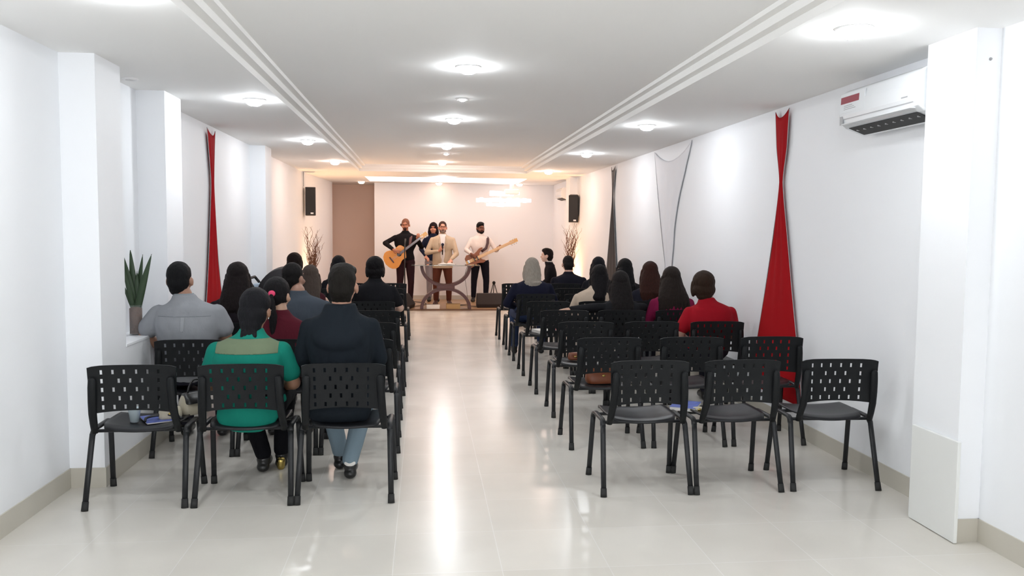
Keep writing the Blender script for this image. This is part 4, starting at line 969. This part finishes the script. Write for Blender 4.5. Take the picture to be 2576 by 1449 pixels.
# ------------------------------------------------------------------ stretched fabric banners
def banner(name, wallx, side, prof, m, label, folds=0.006, scoop=0.06, stand=0.022):
    """prof: (z, y0, y1) from top to bottom; side +1 = hangs on the wall at +x"""
    bm = bmesh.new(); nu, nz = 20, 60; G = {}
    zs = [p[0] for p in prof]; zt, zb = zs[0], zs[-1]
    def edge(z, k):
        for (a, b) in zip(prof, prof[1:]):
            if b[0] <= z <= a[0]:
                t = (a[0]-z)/(a[0]-b[0]); i = prof.index(a); p0 = prof[max(i-1, 0)][k]; p3 = prof[min(i+2, len(prof)-1)][k]
                p1, p2 = a[k], b[k]
                lin = p1+(p2-p1)*t
                cr = 0.5*((2*p1)+(-p0+p2)*t+(2*p0-5*p1+4*p2-p3)*t*t+(-p0+3*p1-3*p2+p3)*t*t*t)
                return 0.5*lin+0.5*cr
        return prof[-1][k]
    for i in range(nu+1):
        for j in range(nz+1):
            u = i/nu; v = j/nz; z = zt+(zb-zt)*v
            y0, y1 = edge(z, 1), edge(z, 2); y = y0+(y1-y0)*u
            z2 = z - scoop*(1-(2*u-1)**2)*max(0, 1-v*6)
            w = min(1, (y1-y0)/0.25); d = stand+0.5*stand*math.sin(PI*u)+folds*math.cos(u*PI*7+0.5)*w*math.sin(PI*min(1, v*1.3))
            G[i, j] = bm.verts.new((wallx-side*d, y, z2))
    for i in range(nu):
        for j in range(nz): bm.faces.new((G[i, j], G[i+1, j], G[i+1, j+1], G[i, j+1]))
    o = finish(name, bm, m, None, True); s = o.modifiers.new('solid', 'SOLIDIFY'); s.thickness = 0.004; s.offset = 0
    for i in (0, nu):
        b2 = bmesh.new(); tube(b2, [(wallx-side*stand, edge(zt+(zb-zt)*j/40, 1 if i == 0 else 2), zt+(zb-zt)*j/40) for j in range(41)], 0.0035, 6)
        finish('edge_cord', b2, M['greyp'], o, True)
    tag(o, label, 'wall banner', 'stretched fabric banners on the side walls'); return o
banner('fabric_banner', 2.85, 1, [(2.52, 6.23, 6.48), (2.22, 6.25, 6.44), (1.95, 6.305, 6.365), (1.50, 6.19, 6.465), (1.09, 6.08, 6.58), (0.70, 5.965, 6.70), (0.24, 5.85, 6.84)], M['red'], 'red stretched fabric banner on the right wall near the air conditioner')
banner('fabric_banner', 2.85, 1, [(2.525, 8.62, 10.04), (2.30, 8.77, 9.97), (1.93, 9.02, 9.84), (1.61, 9.16, 9.71), (1.38, 9.19, 9.61), (1.14, 9.24, 9.50), (0.75, 9.15, 9.60), (0.25, 8.95, 9.8)], M['white_f'], 'white stretched fabric banner between the red and black banners', folds=0.006, scoop=0.16, stand=0.010)
banner('fabric_banner', 2.85, 1, [(2.52, 12.1, 12.36), (2.07, 12.20, 12.26), (1.44, 12.05, 12.44), (1.0, 11.93, 12.58), (0.25, 11.7, 12.8)], M['black_f'], 'black stretched fabric banner on the right wall nearer the stage', folds=0.008)
banner('fabric_banner', -2.09, -1, [(2.51, 8.25, 8.56), (2.05, 8.36, 8.485), (1.93, 8.36, 8.48), (1.60, 8.30, 8.53), (1.21, 8.22, 8.61), (0.80, 8.11, 8.75), (0.22, 7.95, 8.95)], M['red'], 'red stretched fabric banner on the left wall')

# ------------------------------------------------------------------ projector and projected words
e = empty('ceiling_projector', (1.75, 16.5, H)); tag(e, 'small white projector hanging from the ceiling over the right of the stage', 'projector')
bm = bmesh.new(); tube(bm, [(0, 0, 0.0), (0, 0, -0.18)], 0.045, 14); finish('mount_pole', bm, M['ring'], e, True)
boxo('housing', (-0.14, -0.11, -0.28), (0.13, 0.13, -0.18), M['ring'], e, 0.012)
bm = bmesh.new(); tube(bm, [(0.09, 0.0, -0.25), (0.16, 0.0, -0.26)], 0.028, 14); finish('lens', bm, M['lens'], e, True)
e = empty('projected_words', (0, 0, 0)); tag(e, 'white projected lines of unreadable words at the top right of the rear wall', 'projection')
def words(y0, x0, x1, z, h, n, seed):
    rnd = random.Random(seed); bm = bmesh.new(); x = x0
    segs = []
    while x < x1-0.02:
        w = rnd.uniform(0.04, 0.09); segs.append((x, min(x+w, x1), rnd.choice([0, 0, 0, 0.014, 0.018]), rnd.choice([0, 0, 0.010]))); x += w
        if rnd.random() < 0.08: x += 0.008
    for a, b, u, d in segs: box(bm, (a, y0-0.003, z-h/2-d), (b+0.0005, y0+0.0, z+h/2+u))
    finish('text_line', bm, M['projt'], e)
words(18.05, 1.43, 1.95, 2.345, 0.085, 8, 3); words(18.05, 1.14, 2.34, 2.205, 0.070, 20, 5); words(18.05, 1.36, 2.10, 2.108, 0.060, 12, 9)

# ------------------------------------------------------------------ twisted willow branches with uplights
def willow(x, y, label, seed, h=1.66, spread=0.20, lean=0.0):
    rnd = random.Random(seed); e = empty('willow_branches', (x, y, 0)); tag(e, label, 'branches', 'curly branch arrangements beside the stage')
    bm = bmesh.new(); lathe(bm, [(0, 0), (0.07, 0), (0.085, 0.15), (0.075, 0.36), (0.055, 0.42), (0.062, 0.45), (0.052, 0.45), (0.045, 0.40), (0, 0.38)], 24); finish('vase', bm, M['vase'], e, True)
    for k in range(26):
        bm = bmesh.new(); a = rnd.uniform(0, 2*PI); rr = spread*rnd.uniform(0.3, 1.0); top = h*rnd.uniform(0.72, 1.0)
        dx, dy = math.cos(a)*rr + lean, math.sin(a)*rr*0.4; ph = rnd.uniform(0, 6); am = rnd.uniform(0.010, 0.026); fq = rnd.uniform(14, 24)
        def pt(t):
            z = 0.40+(top-0.40)*t
            return V(dx*t**1.3+am*math.sin(z*fq+ph)*(0.3+t), dy*t**1.3+am*math.cos(z*fq*0.8+ph)*0.6, z)
        P = [pt(i/26) for i in range(27)]
        tube(bm, P, [0.0065*(1-0.8*i/26)+0.0010 for i in range(27)], 5)
        for _ in range(3):
            i0 = rnd.randint(10, 22); b0 = P[i0]; sg = rnd.choice((-1, 1)); q = [b0]
            for m_ in range(1, 8): q.append(b0+V(sg*0.013*m_+0.008*math.sin(m_*1.4+ph), 0.004*m_*rnd.uniform(-1, 1), 0.028*m_))
            tube(bm, q, [0.003-0.0003*i for i in range(8)], 4)
        finish('branch', bm, M['twig'], e, True)
    return e
willow(-1.93, 14.62, 'curly brown willow branches in a vase left of the stage', 11, 1.62, 0.19, 0.02)
willow(2.64, 14.75, 'curly brown willow branches in a vase right of the stage', 23, 1.70, 0.13, 0.02)
def uplight(x, y, label):
    e = empty('floor_uplight', (x, y, 0.0)); tag(e, label, 'uplight', 'amber uplights behind the branches')
    bm = bmesh.new(); lathe(bm, [(0, 0), (0.05, 0), (0.055, 0.10), (0.045, 0.11), (0, 0.105)], 20); finish('housing', bm, M['blackmetal'], e, True)
    bm = bmesh.new(); lathe(bm, [(0, 0.111), (0.036, 0.111), (0.030, 0.122), (0, 0.126)], 16); finish('lens', bm, mat('amber_lens_glow', (1, 0.6, 0.3), 0.4, emit=(1.0, 0.55, 0.22), es=25.0), e, True)
    d = bpy.data.lights.new('uplight_beam', 'SPOT'); d.energy = 60; d.color = (1.0, 0.55, 0.26); d.spot_size = math.radians(100); d.spot_blend = 1.0; d.shadow_soft_size = 0.04
    o = bpy.data.objects.new('uplight_beam', d); C.objects.link(o); o.parent = e; o.location = (0, 0, 0.16); o.rotation_euler = (PI, 0, 0)
uplight(-1.93, 15.1, 'small amber uplight on the floor behind the left branches')
uplight(2.60, 15.1, 'small amber uplight on the floor behind the right branches')

# ------------------------------------------------------------------ plant on the niche ledge
e = empty('potted_plant', (-1.985, 5.93, 0.805)); tag(e, 'sword-leaved plant in a glass vase of bark chips on the left ledge', 'plant')
bm = bmesh.new(); lathe(bm, [(0, 0), (0.046, 0), (0.046, 0.208), (0.042, 0.208), (0.042, 0.006), (0, 0.006)], 28); finish('glass_vase', bm, M['glass'], e, True)
bm = bmesh.new(); lathe(bm, [(0, 0.008), (0.040, 0.008), (0.041, 0.185), (0.02, 0.195), (0, 0.195)], 24); tag(finish('bark_filling', bm, M['pebble'], e, True), kind='stuff')
def leaf(bx, tx, tz, w, ty=0.0, tw=0.2):
    bm = bmesh.new(); n = 16; L = []
    for i in range(n+1):
        t = i/n; x = bx+(tx-bx)*(t**1.25); z = 0.15+(tz-0.15)*t; y = ty*t
        ww = w*1.25*(math.sin(PI*min(1, 0.18+t*0.82))**0.7)*(1 if t < 0.97 else 0.35)*(1-0.3*t)
        c_ = math.cos(tw); s_ = math.sin(tw)
        L.append([bm.verts.new((x-ww*c_, y-ww*s_, z)), bm.verts.new((x, y+0.006, z+0.002)), bm.verts.new((x+ww*c_, y+ww*s_, z))])
    for a, b in zip(L, L[1:]):
        bm.faces.new((a[0], a[1], b[1], b[0])); bm.faces.new((a[1], a[2], b[2], b[1]))
    o = finish('leaf', bm, M['leaf'], e, True); s = o.modifiers.new('solid', 'SOLIDIFY'); s.thickness = 0.0025
leaf(-0.005, -0.075, 0.565, 0.021, -0.02); leaf(-0.002, -0.034, 0.585, 0.022, 0.02); leaf(0.006, 0.045, 0.555, 0.020, 0.03, -0.2); leaf(0.012, 0.120, 0.560, 0.022, -0.02)
leaf(-0.010, -0.072, 0.35, 0.012, -0.03, 0.5); leaf(-0.006, -0.068, 0.48, 0.016, -0.04, 0.6); leaf(0.004, 0.012, 0.44, 0.018, 0.01); leaf(0.008, 0.06, 0.42, 0.018, 0.03, -0.4)

# ------------------------------------------------------------------ baby stroller by the left wall
e = empty('baby_stroller', (-1.70, 9.62, 0)); tag(e, 'baby stroller with a raised black hood and handle near the left wall', 'stroller')
e.location = (-1.54, 9.66, 0); e.rotation_euler = (0, 0, -PI/2)
bm = bmesh.new(); n = 14; rings = []
for i in range(n+1):
    a = math.radians(5+115*i/n); rings.append([(-0.20+0.40*k/8, -0.02-0.30*math.cos(a), 0.80+0.32*math.sin(a)*(1-0.08*(2*k/8-1)**2)) for k in range(9)])
R_ = [[bm.verts.new(p) for p in r] for r in rings]
for a, b in zip(R_, R_[1:]):
    for k in range(8): bm.faces.new((a[k], a[k+1], b[k+1], b[k]))
for k in (0, 8):
    pv = bm.verts.new((-0.20+0.40*k/8, -0.02, 0.80))
    for a, b in zip(R_, R_[1:]): bm.faces.new((a[k], b[k], pv))
o = finish('hood', bm, M['black_f'], e, True); s = o.modifiers.new('solid', 'SOLIDIFY'); s.thickness = 0.01
bm = bmesh.new(); tube(bm, [(-0.21, -0.15, 0.55), (-0.22, -0.38, 0.93), (-0.20, -0.42, 0.985), (0.20, -0.42, 0.985), (0.22, -0.38, 0.93), (0.21, -0.15, 0.55)], 0.016, 10); finish('handle', bm, M['rubber'], e, True)
bm = bmesh.new(); prism(bm, [(-0.18, 0.42), (0.30, 0.40), (0.32, 0.50), (0.02, 0.52), (-0.16, 0.88), (-0.24, 0.86)], -0.19, 0.19, 'x'); finish('seat', bm, M['pale_blue'], e, bevel=0.02)
bm = bmesh.new()
for s in (-1, 1): tube(bm, [(s*0.21, -0.15, 0.55), (s*0.22, 0.28, 0.10)], 0.011, 8); tube(bm, [(s*0.21, 0.05, 0.52), (s*0.22, -0.26, 0.10)], 0.011, 8)
finish('frame', bm, M['blackmetal'], e, True)
c = Clay(); c.loft([(0, -0.33, 0.76, 0.12, 0.05), (0, -0.33, 0.84, 0.15, 0.075), (0, -0.32, 0.92, 0.13, 0.065)], power=3); c.done('folded_blanket', M['pale_blue'], e, 0.01, 3)
for sx in (-1, 1):
    for yy in (0.28, -0.26):
        bm = bmesh.new(); lathe(bm, [(0, -0.018), (0.055, -0.018), (0.085, -0.022), (0.09, 0), (0.085, 0.022), (0.055, 0.018), (0, 0.018)], 20); o = finish('wheel', bm, M['rubber'], e, True); o.rotation_euler = (0, PI/2, 0); o.location = (sx*0.245, yy, 0.09)

# ------------------------------------------------------------------ things left on chairs
SZ = 0.437
e = empty('plastic_cup', (-1.655, 4.885, SZ-0.006)); tag(e, 'translucent white plastic cup on the chair seat beside the left wall', 'cup')
bm = bmesh.new(); lathe(bm, [(0, 0), (0.024, 0), (0.034, 0.070), (0.040, 0.078), (0.040, 0.081), (0.036, 0.081), (0.031, 0.070), (0.022, 0.003), (0, 0.003)], 28); finish('cup_wall', bm, M['cupm'], e, True)
def booklet(loc, rz, label, w=0.15, l=0.21, m=None, t=0.006, cover=None):
    e = empty('booklet', loc, rz); tag(e, label, 'booklet')
    boxo('pages', (-w/2+0.002, -l/2+0.002, 0.0), (w/2-0.002, l/2-0.002, t), M['paper'], e); boxo('cover', (-w/2, -l/2, t), (w/2, l/2, t+0.0015), m or M['bluep'], e, 0.0005)
    return e
booklet((-1.545, 4.93, SZ-0.004), 0.5, 'blue printed booklet lying on the chair beside the plastic cup')
def purse(loc, rz, w, d, h, m, label, name='handbag', handles=True, flap=None):
    e = empty(name, loc, rz); tag(e, label, 'bag')
    c = Clay(); c.loft([(0, 0, 0.004, w*0.92/2, d/2), (0, 0, h*0.3, w/2, d/2*1.05), (0, 0, h*0.75, w*0.92/2, d/2*0.8), (0, 0, h, w*0.82/2, d/2*0.35)], power=3.5); c.done('bag_body', m, e, 0.006, 3)
    if flap: c = Clay(); c.loft([(0, -d*0.12, h*0.55, w*0.90/2, d/2*0.95), (0, -d*0.02, h*0.8, w*0.88/2, d/2*0.85), (0, 0, h*1.03, w*0.82/2, d/2*0.38)], power=3.5); c.done('flap', flap, e, 0.006, 2)
    if handles:
        bm = bmesh.new(); tube(bm, [(-w*0.28, 0, h*0.9)] + [(-w*0.28*math.cos(a*PI/10), -0.01, h*0.92+0.09*math.sin(a*PI/10)) for a in range(1, 10)] + [(w*0.28, 0, h*0.9)], 0.006, 8); finish('handle', bm, M['blackl'], e, True)
    c = Clay(); c.ell((0, -d/2*0.95, h*0.5), (0.014, 0.006, 0.010)); c.done('clasp', M['brass'], e, 0.003, 1)
    return e
purse((-1.470, 4.93, SZ-0.004), 0.35, 0.13, 0.07, 0.075, M['cream'], 'cream leather pouch on the chair beside the blue booklet', 'pouch', False)
purse((-1.365, 5.06, SZ), 0.9, 0.20, 0.11, 0.13, M['cream'], 'white and black handbag on the chair left of the woman in green', 'handbag', True, M['blackl'])
# black strap loop lying over the booklet
bm = bmesh.new(); tube(bm, [(-1.58, 4.83, 0.446)] + [(-1.49-0.10*math.cos(a*PI/12), 4.85+0.05*math.sin(a*PI/12), 0.452+0.014*math.sin(a*PI/12)) for a in range(1, 12)] + [(-1.38, 4.87, 0.45)], 0.0075, 8)
tag(finish('bag_strap', bm, M['blackl'], None, True), 'black bag strap looped over the blue booklet on the left chair', 'strap')
booklet((1.66, 5.04, SZ-0.004), -0.5, 'blue printed booklet on the middle chair of the right back row', 0.16, 0.23, t=0.02)
purse((1.705, 4.94, SZ-0.006), 0.2, 0.07, 0.05, 0.028, M['cream'], 'small cream coin purse on the middle chair of the right back row', 'coin_purse', False)
purse((1.30, 5.90, SZ-0.004), 0.1, 0.24, 0.12, 0.13, M['tanl'], 'tan brown handbag on the aisle chair of the second row', 'handbag', True)
purse((1.30, 6.98, SZ-0.004), 0.0, 0.12, 0.09, 0.07, M['tanl'], 'small orange-brown purse on the aisle chair of the third row', 'coin_purse', False)
booklet((1.30, 8.92, SZ-0.004), 0.3, 'stack of white papers with a pink edge on the fifth-row aisle chair', 0.17, 0.22, m=M['paper'], t=0.03)
booklet((1.42, 8.95, SZ-0.004), -0.1, 'small dusty-pink book beside the white papers on the fifth-row aisle chair', 0.07, 0.16, m=M['pinkp'], t=0.03)
booklet((1.33, 11.90, SZ-0.004), 0.2, 'white sheets on the right front-row aisle chair', 0.30, 0.22, m=M['paper'], t=0.02)
booklet((-0.48, 11.88, SZ-0.004), 0.2, 'white sheets on the left front-row aisle chair', 0.28, 0.22, m=M['paper'], t=0.02)
e = booklet((2.165, 8.16, 0.60), 0.2, 'dusty-pink book held open by the woman in magenta', 0.12, 0.17, m=M['pinkp'], t=0.02)
e.rotation_euler = (0.3, 0.1, 0.2)
